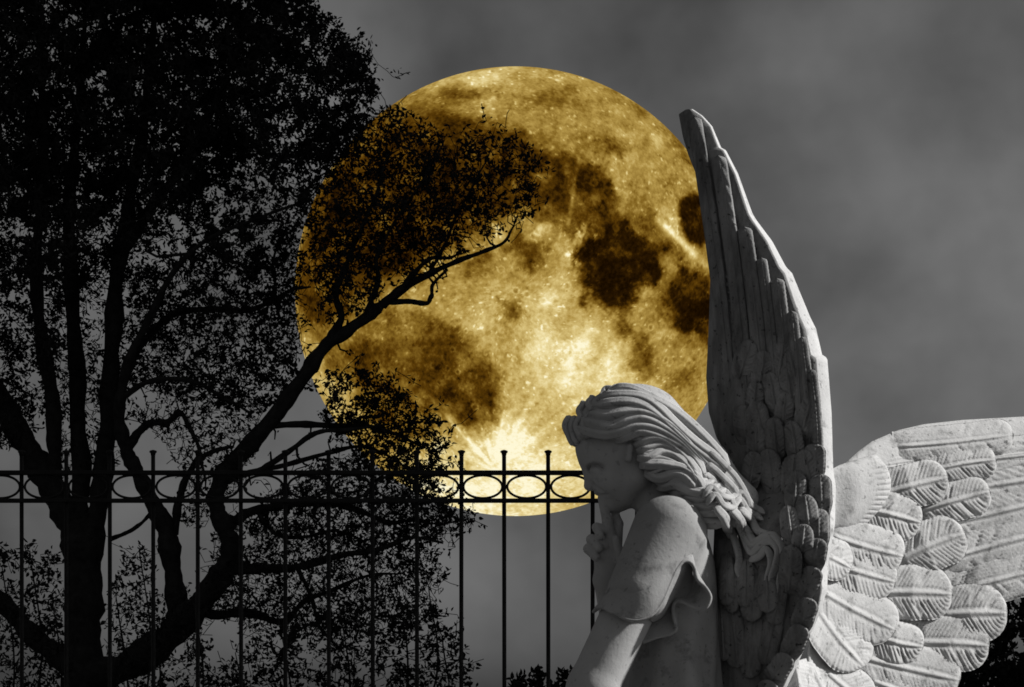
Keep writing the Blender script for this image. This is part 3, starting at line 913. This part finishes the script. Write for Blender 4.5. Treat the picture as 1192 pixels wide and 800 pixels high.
hem = [(691, 712, -86), (700, 707, -112), (712, 713, -123), (735, 722, -128), (755, 718, -126), (768, 705, -122), (778, 684, -116), (786, 666, -110), (794, 655, -106), (802, 654, -104), (808, 661, -104), (812, 675, -107),
       (822, 685, -110), (827, 696, -112), (822, 707, -112), (811, 709, -108), (800, 704, -100), (790, 700, -93), (784, 705, -92), (784, 718, -96), (787, 732, -98), (780, 738, -98), (764, 742, -97), (748, 748, -95)]
top_ = [(715, 676, -80), (722, 664, -104), (730, 664, -114), (742, 664, -119), (752, 660, -119), (762, 654, -116), (772, 646, -111), (782, 640, -105), (790, 636, -100), (797, 636, -96), (803, 640, -92), (806, 652, -88),
        (808, 664, -84), (808, 674, -80), (803, 684, -76), (797, 688, -72), (792, 690, -70), (788, 690, -70), (786, 692, -72), (786, 698, -74), (786, 704, -76), (780, 708, -78), (768, 712, -78), (756, 716, -78)]


def d_shoulder(x, y):
    A_, B2 = C(779, 621, -66), C(744, 690, -92)
    p = C(x, y, -110)
    ba = (B2 - A_)[:2]; t = np.clip(((p - A_)[:2] @ ba) / (ba @ ba), 0, 1)
    r = 43.5 + (36 - 43.5) * t; c = A_ + (B2 - A_) * t
    q = r * r - ((p - c)[:2] ** 2).sum()
    d1 = c[2] - math.sqrt(max(q, 60.))
    d2 = front_d(x, y, [dress_bvh])
    return d1 if d2 is None else min(d1, d2)


for i_ in range(8):
    k_ = 1 - sstep(4, 7.5, i_)
    a_, b_ = np.array(hem[i_], float), np.array(top_[i_], float)
    c_2 = a_ + .8 * (b_ - a_); c_2[2] = d_shoulder(c_2[0], c_2[1]) + 2.5
    top_[i_] = tuple(b_ * (1 - k_) + c_2 * k_)
mid_ = [tuple(.5 * np.array(a) + .5 * np.array(b) + np.array([0, 0, 1.])) for a, b in zip(hem, top_)]
for i_ in range(8):
    k_ = 1 - sstep(4, 7.5, i_)
    m_ = np.array(mid_[i_], float); w_ = m_.copy(); w_[2] = d_shoulder(m_[0], m_[1]) - .6
    mid_[i_] = tuple(m_ * (1 - k_) + w_ * k_)
sleeve, _ = flow_sheet('sleeve', [top_, mid_, hem], M_DRESS, angel, 3.4)
hp = catmull(np.array(hem, float), 12)
s = Soup(); v, f = tube(CW(hp[:, 0], hp[:, 1], hp[:, 2]), 2.1 * SS, 10); s.add(v, f)
soup_obj('hem', s, M_DRESS, sleeve, OB)
# --- hair ---------------------------------------------------------------------
H_ = Field((650, 436, -100), (890, 640, 80), 1.8)
H_.ell(C(727, 504), AX, (63, 54, 53), 6)
H_.cone(C(752, 500), 47, C(814, 548), 36, 12)
H_.cone(C(814, 548), 36, C(838, 586, -4), 26, 10)
H_.cone(C(806, 572, -52), 22, C(828, 594, -62), 20, 14)
H_.cone(C(828, 592, -60), 20, C(856, 598, -34), 16, 12)
H_.cone(C(836, 560, -14), 24, C(866, 580, -12), 17, 12)
for sd in (-1, 1):
    H_.cone(C(752, 540, 33 * sd), 20, C(802, 562, 38 * sd), 20, 12)
void = [(620, 540), (664, 524), (670, 520), (678, 515), (689, 510), (704, 515), (720, 517), (730, 514), (735, 519), (739, 532), (745, 547), (756, 562), (772, 578), (782, 600), (780, 680), (620, 680)]
vp = poly_sdf(H_.X[:, :, 0].astype(float), H_.Y[:, :, 0].astype(float), void) if H_.X.shape[1] > 1 else None
XX, YY = np.meshgrid(H_.X.ravel(), H_.Y.ravel(), indexing='ij')
vp = poly_sdf(XX.astype(float), YY.astype(float), void).astype(np.float32)
H_.smax(-vp[:, :, None], 5)
Ph, Qh = H_.mesh()
hair = mesh_obj('hair', W(Ph), Qh, M_STONE, angel, OB)


# --- wings --------------------------------------------------------------------
def lerp_xy(tbl, y):
    t = np.array(tbl, float)
    return np.interp(y, t[:, 0], t[:, 1])


OUT_R = [(127, 806), (135, 818), (147, 829), (172, 839.5), (175, 845), (202, 859), (249, 876), (257, 881), (281, 899), (311, 915), (318, 922), (369, 943), (383, 950), (413, 957), (417, 963), (480, 968), (548, 970), (567, 973), (610, 972),
         (657, 964), (686, 963), (710, 956), (752, 938), (800, 916), (850, 884), (890, 850)]
OUT_L = [(127, 799), (133, 790), (160, 795), (180, 801), (215, 815), (260, 823), (320, 827), (380, 825), (440, 822), (480, 825), (510, 834), (535, 850), (560, 842), (600, 832), (700, 828), (800, 828), (890, 832)]
RIM = [(127, 2), (200, 4), (260, 6), (310, 10), (350, 14), (400, 17), (450, 17), (520, 16), (600, 14), (660, 11), (700, 6), (800, 5), (890, 4)]


def dA(x, y):
    x = np.asarray(x, float); y = np.asarray(y, float)
    xr = lerp_xy(OUT_R, y); xl = lerp_xy(OUT_L, y)
    t = (x - 832) / 140
    return 68 - 96 * np.clip(t, -.4, 1.2) + 20 * np.clip((420 - y) / 300, 0, 1) - 75 * sstep(540, 650, y) + 7 * np.sin(np.clip((x - xl) / (xr - xl + 1e-6), 0, 1) * math.pi) * -1


def slab_rows(ys, left, right, dfun, rim, thick):
    ring = []
    for y in ys:
        xl, xr = lerp_xy(left, y), lerp_xy(right, y)
        rm = min(lerp_xy(rim, y), (xr - xl) * .4)
        fx = xl + (xr - rm - xl) * np.linspace(0, 1, 22)
        fd = dfun(fx, y)
        e = np.linspace(0, 1, 9); n0 = fd[0] + 6 * (1 - np.sqrt(np.clip(1 - (1 - np.minimum(1, (fx - xl) / 10)) ** 2, 0, 1)))
        fd = n0 - fd[0] + fd
        sx = xr - rm + rm * np.array([.25, .6, .9, 1.0]); s_d = fd[-1] + thick * np.array([.10, .35, .68, .92])
        bx = np.linspace(xr, xl, 8); bd = dfun(bx, y) + thick + np.array([3, 2, 0, 0, 0, 0, -2, -6])
        bd[0] = max(bd[0], s_d[-1] + 3)
        ring.append(np.stack([np.concatenate([fx, sx, bx]), np.full(22 + 4 + 8, y), np.concatenate([fd, s_d, bd])], -1))
    return np.array(ring)


wingA = None
ys = np.concatenate([np.linspace(127.2, 180, 40), np.linspace(182, 890, 240)])
RA = slab_rows(ys, OUT_L, OUT_R, dA, RIM, 26)
nA, mA = RA.shape[:2]
vA = CW(RA[..., 0], RA[..., 1], RA[..., 2]).reshape(-1, 3)
fA = grid_faces(nA, mA, True)[:, ::-1].tolist() + [tuple(range(mA)), tuple(range((nA - 1) * mA, nA * mA))[::-1]]
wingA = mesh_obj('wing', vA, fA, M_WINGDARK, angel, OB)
wingA.data.materials.append(M_WINGLIT)      # edge and back: sunlight put into a paler copy of the stone
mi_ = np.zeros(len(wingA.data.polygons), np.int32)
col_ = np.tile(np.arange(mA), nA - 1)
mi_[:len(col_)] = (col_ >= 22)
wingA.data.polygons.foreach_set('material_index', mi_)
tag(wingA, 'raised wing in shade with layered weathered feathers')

frng = np.random.default_rng(31)


def feather(parent, base, tip, wd, dfun, lift, mat, camber=3.0, rach=1.6, groove=.9, edge=2.2, blunt=.55, ng=9, tipcurl=0.0, bend=0.0, thick=5.0, nu=46, nv=33, name='feather', basew=.55):
    """a carved feather lying on the wing surface dfun, from base to tip (photo px), wd px wide"""
    bx, by = base; tx, ty = tip
    L0 = math.hypot(tx - bx, ty - by)
    ux, uy = (tx - bx) / L0, (ty - by) / L0
    nx, ny = -uy, ux
    t = np.linspace(0, 1, nu)[:, None]; v = np.linspace(-1, 1, nv)[None, :]
    rt = wd * .5 * blunt * 1.5 / L0
    rt = min(rt, .5)
    tt = np.clip((t - (1 - rt)) / rt, 0, 1)
    wprof = (basew + (1 - basew) * np.clip(t / .35, 0, 1) ** .7) * np.sqrt(np.clip(1 - tt ** 2.2, 0, 1))
    wprof = np.maximum(wprof, .02)
    wob = 1 + .03 * fbm(t * 6 + frng.uniform(0, 99), np.zeros_like(t), 1, 2, int(frng.integers(1e6)))
    half = wd * .5 * wprof * wob
    cen = bend * np.sin(t * math.pi)
    x = bx + ux * L0 * t + nx * (cen + half * v)
    y = by + uy * L0 * t + ny * (cen + half * v)
    relief = camber * (1 - v ** 2) * np.ones_like(t)
    relief = relief - edge * np.exp(-((1 - np.abs(v)) / .10) ** 2) - edge * np.exp(-((1 - t) / .03) ** 2)
    rp = np.exp(-(v / (.055 + .03 * (1 - t))) ** 2) * np.clip((1.02 - t) / .2, 0, 1)
    relief = relief + rach * rp - rach * .45 * np.exp(-((np.abs(v) - .16) / .06) ** 2) * np.clip((1.0 - t) / .2, 0, 1)
    for i in range(ng):
        t0 = frng.uniform(.12, 1.0); sd = frng.choice([-1, 1]); sl = frng.uniform(.22, .42) * wd / L0
        v0, v1 = sorted(frng.uniform(.12, 1.0, 2)); v0 = max(.1, v0 - .15); v1 = min(1, v1 + .25)
        av = v * sd
        line = t - (t0 - sl * (1 - av))
        m = sstep(v0, v0 + .12, av) * sstep(v1 + .06, v1 - .06, av)
        relief = relief - groove * frng.uniform(.5, 1.3) * np.exp(-(line / (1.3 / L0)) ** 2) * m
    relief = relief + .42 * np.sin((t * L0 - np.abs(v) * wd * .3) * 1.3 + frng.uniform(0, 6)) * groove * sstep(.1, .3, np.abs(v))
    relief = relief - tipcurl * np.clip((t - .75) / .25, 0, 1) ** 2
    relief = relief * sstep(0, .14, t)
    d = dfun(x, y) - (-3 + (lift + 3) * np.clip(t / .45, 0, 1) ** .7) - relief
    front = np.stack([x, y, d], -1)
    back = np.stack([x, y, np.maximum(dfun(x, y) - (-3 + (lift + 3) * np.clip(t / .45, 0, 1) ** .7) + thick, d + .6)], -1)
    # closed shell: front, rim, back
    V = np.concatenate([front.reshape(-1, 3), back.reshape(-1, 3)])
    fq = grid_faces(nu, nv)
    off = nu * nv
    rimi = np.concatenate([np.arange(nv), np.arange(1, nu) * nv + nv - 1, (nu - 1) * nv + np.arange(nv - 2, -1, -1), np.arange(nu - 2, 0, -1) * nv])
    r2 = np.roll(rimi, -1)
    rimf = np.stack([rimi, rimi + off, r2 + off, r2], -1)
    FQ = np.concatenate([fq, fq[:, ::-1] + off, rimf[:, ::-1]])
    return mesh_obj(name, CW(V[:, 0], V[:, 1], V[:, 2]), FQ, mat, parent, OB)


# long flight feathers of the raised wing (outermost first)
for b, t, wd, lf in [((852, 470), (808, 136), 18, 6), ((872, 480), (836, 181), 19, 8), ((890, 490), (866, 264), 19, 9), ((905, 500), (886, 300), 14, 10), ((920, 520), (904, 324), 18, 11), ((934, 540), (921, 362), 15, 12),
                     ((943, 540), (933, 392), 14, 13), ((952, 560), (944, 430), 13, 14)]:
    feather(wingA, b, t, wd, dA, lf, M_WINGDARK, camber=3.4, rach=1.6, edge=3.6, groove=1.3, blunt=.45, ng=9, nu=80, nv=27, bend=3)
# smooth leading edge with small carved swirls
sw = Soup()
for k in range(11):
    x0 = 846 + 3.0 * k + frng.uniform(-2, 2); y0 = 324 + 9.5 * k
    pts = [(x0 - 12, y0 + 8), (x0 - 5, y0 - 2), (x0 + 4, y0), (x0 + 11, y0 + 8), (x0 + 14, y0 + 16)]
    q = catmull([(a, b_, float(dA(a, b_))) for a, b_ in pts], 8)
    r_ = 3.2 * np.sin(np.linspace(.15, math.pi - .15, len(q)))
    sw.add(*tube(CW(q[:, 0], q[:, 1], q[:, 2] - .2), r_ * SS, 8))
soup_obj('swirl', sw, M_WINGDARK, wingA, OB)
# scale-like coverts, tips up; lower rows lie over higher ones
rows = []
for j in range(9):
    y0 = 404 + j * 30
    for i in range(5):
        x0 = 864 + i * 22 + (11 if j % 2 else 0) + frng.uniform(-3, 3) + .06 * (y0 - 400)
        if x0 > lerp_xy(OUT_R, y0) - 24: continue
        if y0 > 545 and x0 < 915: continue
        rows.append((x0 + frng.uniform(-3, 3), y0 + frng.uniform(-9, 9), j))
for x0, y0, j in rows:
    lean = frng.uniform(-9, 11)
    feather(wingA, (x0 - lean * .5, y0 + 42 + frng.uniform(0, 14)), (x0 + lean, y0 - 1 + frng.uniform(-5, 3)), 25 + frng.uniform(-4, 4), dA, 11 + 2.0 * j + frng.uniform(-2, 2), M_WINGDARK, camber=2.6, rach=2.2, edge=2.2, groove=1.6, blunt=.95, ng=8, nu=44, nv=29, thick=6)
# stubby feathers along the right edge
for k, (tx, ty) in enumerate([(946, 478), (950, 516), (954, 552), (955, 592), (954, 626), (950, 660), (944, 696), (934, 728), (921, 762), (904, 794), (888, 830)]):
    a_ = math.radians(100 - 5.5 * max(0, k - 2))
    ln = 54 + frng.uniform(-10, 8); a_ += frng.uniform(-.12, .12); tx += frng.uniform(-3, 1)
    bx_, by_ = tx - ln * math.cos(a_) * .9, ty + ln * math.sin(a_)
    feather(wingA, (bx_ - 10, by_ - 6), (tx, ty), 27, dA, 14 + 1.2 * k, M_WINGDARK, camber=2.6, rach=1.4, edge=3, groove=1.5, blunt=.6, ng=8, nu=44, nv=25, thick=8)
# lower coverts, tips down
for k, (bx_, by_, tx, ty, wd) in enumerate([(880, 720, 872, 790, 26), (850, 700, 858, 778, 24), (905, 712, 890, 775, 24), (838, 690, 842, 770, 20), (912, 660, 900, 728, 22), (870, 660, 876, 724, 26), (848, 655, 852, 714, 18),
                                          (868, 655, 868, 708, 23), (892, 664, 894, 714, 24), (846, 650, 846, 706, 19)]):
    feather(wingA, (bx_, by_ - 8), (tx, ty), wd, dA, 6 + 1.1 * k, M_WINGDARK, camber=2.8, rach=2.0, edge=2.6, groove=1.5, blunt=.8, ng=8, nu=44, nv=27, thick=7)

# the spread wing, lit
TOPB = [(940, 590), (958, 572), (972, 556), (982, 541), (1000, 525), (1015, 514), (1045, 501), (1075, 494), (1120, 489), (1192, 485), (1240, 486), (1300, 496), (1345, 520)]
BOTB = [(940, 830), (960, 840), (1000, 838), (1040, 815), (1080, 780), (1110, 745), (1140, 712), (1160, 694), (1192, 686), (1240, 660), (1300, 600), (1345, 540)]


def dB(x, y):
    x = np.asarray(x, float)
    t = np.clip(x - 950, -20, 500)
    return 24 + 62 * (1 - np.exp(-np.maximum(t, -20) / 62)) + .42 * t + .06 * (700 - np.asarray(y, float)) + 14 * np.clip((540 - np.asarray(y, float)) / 50, 0, 1.5) ** 2


xs = np.linspace(940, 1344, 120)
v = np.linspace(0, 1, 40)
yt = lerp_xy(TOPB, xs); yb = lerp_xy(BOTB, xs)
Xg = np.repeat(xs[:, None], 40, 1); Yg = yt[:, None] + (yb - yt)[:, None] * v[None]
Fd = dB(Xg, Yg) + 5 * (1 - np.sqrt(np.clip(1 - (1 - np.minimum(1, v / .06)) ** 2, 0, 1)))[None]
Bd = Fd[:, ::-1] + 22
ringX = np.concatenate([Xg, Xg[:, ::-1]], 1); ringY = np.concatenate([Yg, Yg[:, ::-1]], 1); ringD = np.concatenate([Fd, Bd], 1)
vB = CW(ringX, ringY, ringD).reshape(-1, 3)
fB = grid_faces(120, 80, True).tolist() + [tuple(range(80))[::-1], tuple(range(119 * 80, 120 * 80))]
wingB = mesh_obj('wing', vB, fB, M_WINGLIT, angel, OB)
tag(wingB, 'sunlit spread wing with broad rounded feathers')
LISTB = [  # base, tip, width (outermost layer first)
    ((1012, 546), (1335, 510), 34), ((1050, 545), (1320, 518), 42), ((1080, 575), (1300, 540), 46), ((1085, 615), (1280, 570), 46), ((1090, 655), (1262, 610), 48), ((1100, 690), (1240, 655), 46),
    ((925, 770), (948, 850), 46), ((945, 775), (985, 850), 50), ((1010, 790), (1085, 822), 48), ((1000, 764), (1118, 792), 52), ((1066, 748), (1152, 752), 56), ((1092, 716), (1173, 714), 60),
    ((1040, 520), (1180, 506), 36), ((1060, 555), (1160, 535), 36), ((1066, 596), (1153, 572), 42),
    ((1025, 690), (1109, 692), 56), ((1016, 738), (1075, 753), 44), ((960, 780), (1012, 822), 50),
    ((1044, 655), (1124, 621), 52), ((1024, 576), (1104, 556), 46), ((1005, 592), (1073, 609), 46),
    ((950, 705), (1006, 776), 50), ((950, 684), (1043, 734), 52), ((965, 655), (1043, 678), 48), ((965, 622), (1052, 648), 48), ((940, 640), (991, 662), 42),
]
for k, (b, t, wd) in enumerate(LISTB):
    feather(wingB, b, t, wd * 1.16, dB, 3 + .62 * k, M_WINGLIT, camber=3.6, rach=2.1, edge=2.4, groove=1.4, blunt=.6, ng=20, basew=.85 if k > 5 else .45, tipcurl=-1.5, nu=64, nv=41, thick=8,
            bend=frng.uniform(-3, 3))
# combed fringe lobe at the wing root
s = Soup()
q = catmull([(1018, 530), (1032, 546), (1036, 566), (1030, 584), (1016, 600), (1000, 616)], 8)
lobe_rows = []
for tt in np.linspace(0, 1, 20):
    lobe_rows.append(np.stack([962 + (q[:, 0] - 962) * tt, 560 + (q[:, 1] - 560) * (tt ** .9) + 22 * (1 - tt), 0 * q[:, 0]], -1))
LR = np.array(lobe_rows)
sq_ = np.linspace(0, 1, len(q))[None]; tq = np.linspace(0, 1, 20)[:, None]
LR[..., 0] = 962 + (q[None, :, 0] - 962) * tq
LR[..., 1] = (548 + 66 * sq_) * (1 - tq) + q[None, :, 1] * tq
tt = np.linspace(0, 1, 20)[:, None]
comb = 2.2 * np.sin(np.linspace(0, 1, len(q)) * 2 * math.pi * 15)[None] * sstep(.72, .88, tt)
LD = dB(LR[..., 0], LR[..., 1]) + 3 - 20 * sstep(0, .55, tt) * (np.sin(np.linspace(0, 1, len(q)) * math.pi)[None] ** .35) + 5 * sstep(.88, 1, tt) - comb
V = CW(LR[..., 0], LR[..., 1], LD).reshape(-1, 3)
lobe = mesh_obj('covert_fringe', V, grid_faces(20, len(q)), M_WINGLIT, wingB, OB)
md = lobe.modifiers.new('thick', 'SOLIDIFY'); md.thickness = 7 * SS; md.offset = 0
sb_ = lobe.modifiers.new('sub', 'SUBSURF'); sb_.levels = 1; sb_.render_levels = 2

# --- locks of hair laid over the base -----------------------------------------------
hair_bvh = BVHTree.FromPolygons([Vector(p) for p in W(Ph)], Qh.tolist())
dep = [p for p in fA if len(p) == 4]
wing_bvh = BVHTree.FromPolygons([Vector(p) for p in vA], dep)


def lock(soup, pts, r0, r1, trees, out=1.5, wave=0.0, far=False, lobes=5, amp=.14, taper=True, minlift=0):
    q = catmull(np.array(pts, float), 9)
    n = len(q)
    if wave:
        tg = np.gradient(q, axis=0); nn = np.stack([-tg[:, 1], tg[:, 0]], -1); nn /= np.linalg.norm(nn, axis=1, keepdims=True) + 1e-9
        q = q + nn * (wave * np.sin(np.linspace(0, 1, n) * 9 + frng.uniform(0, 6)))[:, None]
    d = [front_d(a, b, trees) for a, b in q]
    good = [i for i, e in enumerate(d) if e is not None]
    if not good: return
    d = np.interp(np.arange(n), good, [d[i] for i in good])
    # grazing hits at the silhouette would dive away: limit the slope, then smooth
    for _ in range(8): d[1:-1] = .25 * d[:-2] + .5 * d[1:-1] + .25 * d[2:]
    t = np.linspace(0, 1, n)
    r = (r0 + (r1 - r0) * t)
    if taper: r = r * np.minimum(1, np.minimum(t / .10 + .35, (1 - t) / .08 + .3))
    dd = d - out - minlift
    rot_n = 16
    soup.add(*tube(CW(q[:, 0], q[:, 1], dd), r * SS, rot_n, lobes, amp, .8))
    if far:
        soup.add(*tube(CW(q[:, 0], q[:, 1], -dd), r * SS, rot_n, lobes, amp, .8))


HL = [
    ([(710, 456), (734, 454), (758, 462), (778, 474), (798, 492), (825, 517), (850, 541)], 5.5, 6),
    ([(698, 461), (720, 461), (744, 465), (764, 475), (786, 493), (812, 517), (846, 545)], 6, 6),
    ([(692, 471), (714, 470), (738, 472), (762, 482), (786, 500), (815, 527), (844, 551)], 6, 6),
    ([(686, 482), (704, 483), (724, 479), (746, 480), (770, 490), (794, 507), (820, 535), (842, 557)], 6.2, 5.5),
    ([(678, 491), (694, 494), (712, 496), (730, 488), (750, 487), (774, 500), (798, 519), (824, 545), (838, 560)], 6.2, 5.5),
    ([(672, 498), (688, 504), (704, 506), (722, 501), (738, 494), (758, 496), (778, 507), (800, 525), (822, 552)], 5.6, 5.5),
    ([(700, 512), (718, 513), (732, 508), (746, 501), (766, 505), (786, 516), (802, 530), (820, 556)], 4.6, 5.5),
    ([(735, 519), (748, 511), (764, 511), (782, 520), (800, 533), (816, 558)], 4.6, 5.5),
    ([(739, 526), (754, 519), (770, 518), (787, 527), (804, 541), (818, 562)], 4.2, 5),
    ([(741, 533), (754, 531), (768, 527), (784, 532), (804, 547), (816, 565)], 4.4, 5),
    ([(744, 541), (757, 543), (772, 540), (790, 543), (806, 555), (818, 570)], 4.8, 5),
    ([(750, 551), (764, 555), (780, 553), (796, 557), (812, 568)], 5, 5),
    ([(760, 562), (774, 567), (790, 566), (806, 570), (820, 576)], 5, 5),
]
hs = Soup()
for pts, r0, r1 in HL:
    lock(hs, pts, r0 * 1.06, r1 * 1.06, [hair_bvh], 3.2, 2.0, far=True, lobes=4, amp=.2)
# fine strands between the locks
for (p0, a0, b0), (p1, a1, b1) in zip(HL[:-1], HL[1:]):
    n = min(len(p0), len(p1))
    mid = [((p0[i][0] + p1[i][0]) / 2, (p0[i][1] + p1[i][1]) / 2) for i in range(n)]
    lock(hs, mid, 2.2, 2.4, [hair_bvh], 2.2, 1.6, far=True, lobes=0)
# curls above the brow
for pts in [[(664, 484), (659, 496), (662, 508), (669, 518)], [(670, 484), (666, 497), (668, 509), (674, 515)], [(676, 484), (672, 494), (675, 505), (683, 511)], [(683, 486), (680, 496), (684, 506), (694, 511)],
            [(672, 474), (667, 484), (668, 494)], [(682, 468), (675, 476), (677, 487)], [(692, 461), (686, 468), (688, 478)], [(692, 498), (700, 508), (714, 512)], [(704, 497), (712, 506), (728, 508)],
            [(712, 452), (704, 455), (700, 462)], [(720, 451), (710, 456), (712, 462)]]:
    lock(hs, pts, 4.2, 3.2, [hair_bvh], 2.2, .8, far=True, lobes=4, amp=.15)
# gathered hair below the head
for pts, r in [([(784, 563), (802, 566), (820, 564), (838, 556)], 4.2), ([(790, 571), (808, 574), (824, 571), (842, 562)], 4.2), ([(796, 579), (813, 582), (828, 579), (846, 569)], 4.2), ([(801, 587), (818, 590), (832, 588), (848, 578)], 4.2),
               ([(806, 595), (822, 598), (836, 596), (850, 586)], 4.2), ([(811, 603), (826, 606), (840, 604), (852, 594)], 4)]:
    lock(hs, pts, r, r * .9, [hair_bvh], 1.4, .5, lobes=4, amp=.15)
CURL = [
    ([(826, 526), (842, 541), (857, 556), (868, 576), (872, 592)], 3.6, 2.6), ([(822, 540), (838, 552), (852, 566), (862, 584)], 3.6, 2.6), ([(820, 552), (834, 562), (848, 577), (856, 594)], 3.4, 2.4),
    ([(818, 579), (828, 567), (839, 577), (852, 580), (864, 573), (875, 588), (890, 598)], 3.4, 3.2), ([(822, 588), (832, 577), (841, 588), (852, 591), (861, 582), (870, 595), (888, 606)], 3.4, 3.2),
    ([(832, 590), (841, 601), (846, 613), (853, 624)], 5, 5), ([(850, 594), (862, 606), (867, 622), (875, 634), (888, 629), (900, 626)], 5.4, 3.6),
    ([(860, 592), (873, 605), (882, 618), (894, 624)], 5, 3.4), ([(856, 600), (864, 622), (874, 643), (886, 635), (897, 631), (905, 641), (902, 657), (897, 674), (900, 690)], 4.6, 3.4),
    ([(866, 610), (877, 631), (890, 626), (901, 624), (910, 637), (911, 657), (906, 680), (908, 702)], 4.6, 3.2), ([(872, 652), (884, 648), (892, 641), (897, 655), (893, 674), (890, 694)], 4.4, 3.0),
    ([(846, 606), (854, 626), (860, 648), (858, 664), (866, 682), (864, 698)], 4.6, 3.0),
]
for pts, r0, r1 in CURL:
    lock(hs, pts, r0, r1 * 1.25, [hair_bvh, wing_bvh], 9, .5, lobes=3, amp=.20)
soup_obj('lock', hs, M_STONE, hair, OB)
# the statue's feet stand on a stone plinth (below the photograph)
pl = thing('pedestal', (base0[0], base0[1], 0), 'square stone pedestal under the angel statue', 'pedestal')
for nm, zz, hh, ww in [('plinth', .09, .18, .95), ('shaft', .33, .30, .74), ('cap', .55, .14, .86)]:
    s = Soup(); s.add(*box((base0[0] + .02, base0[1], zz), (ww, ww, hh)))
    o = soup_obj(nm, s, M_STONE, pl, (base0[0], base0[1], 0), False)
    bv = o.modifiers.new('bevel', 'BEVEL'); bv.width = .015; bv.segments = 3
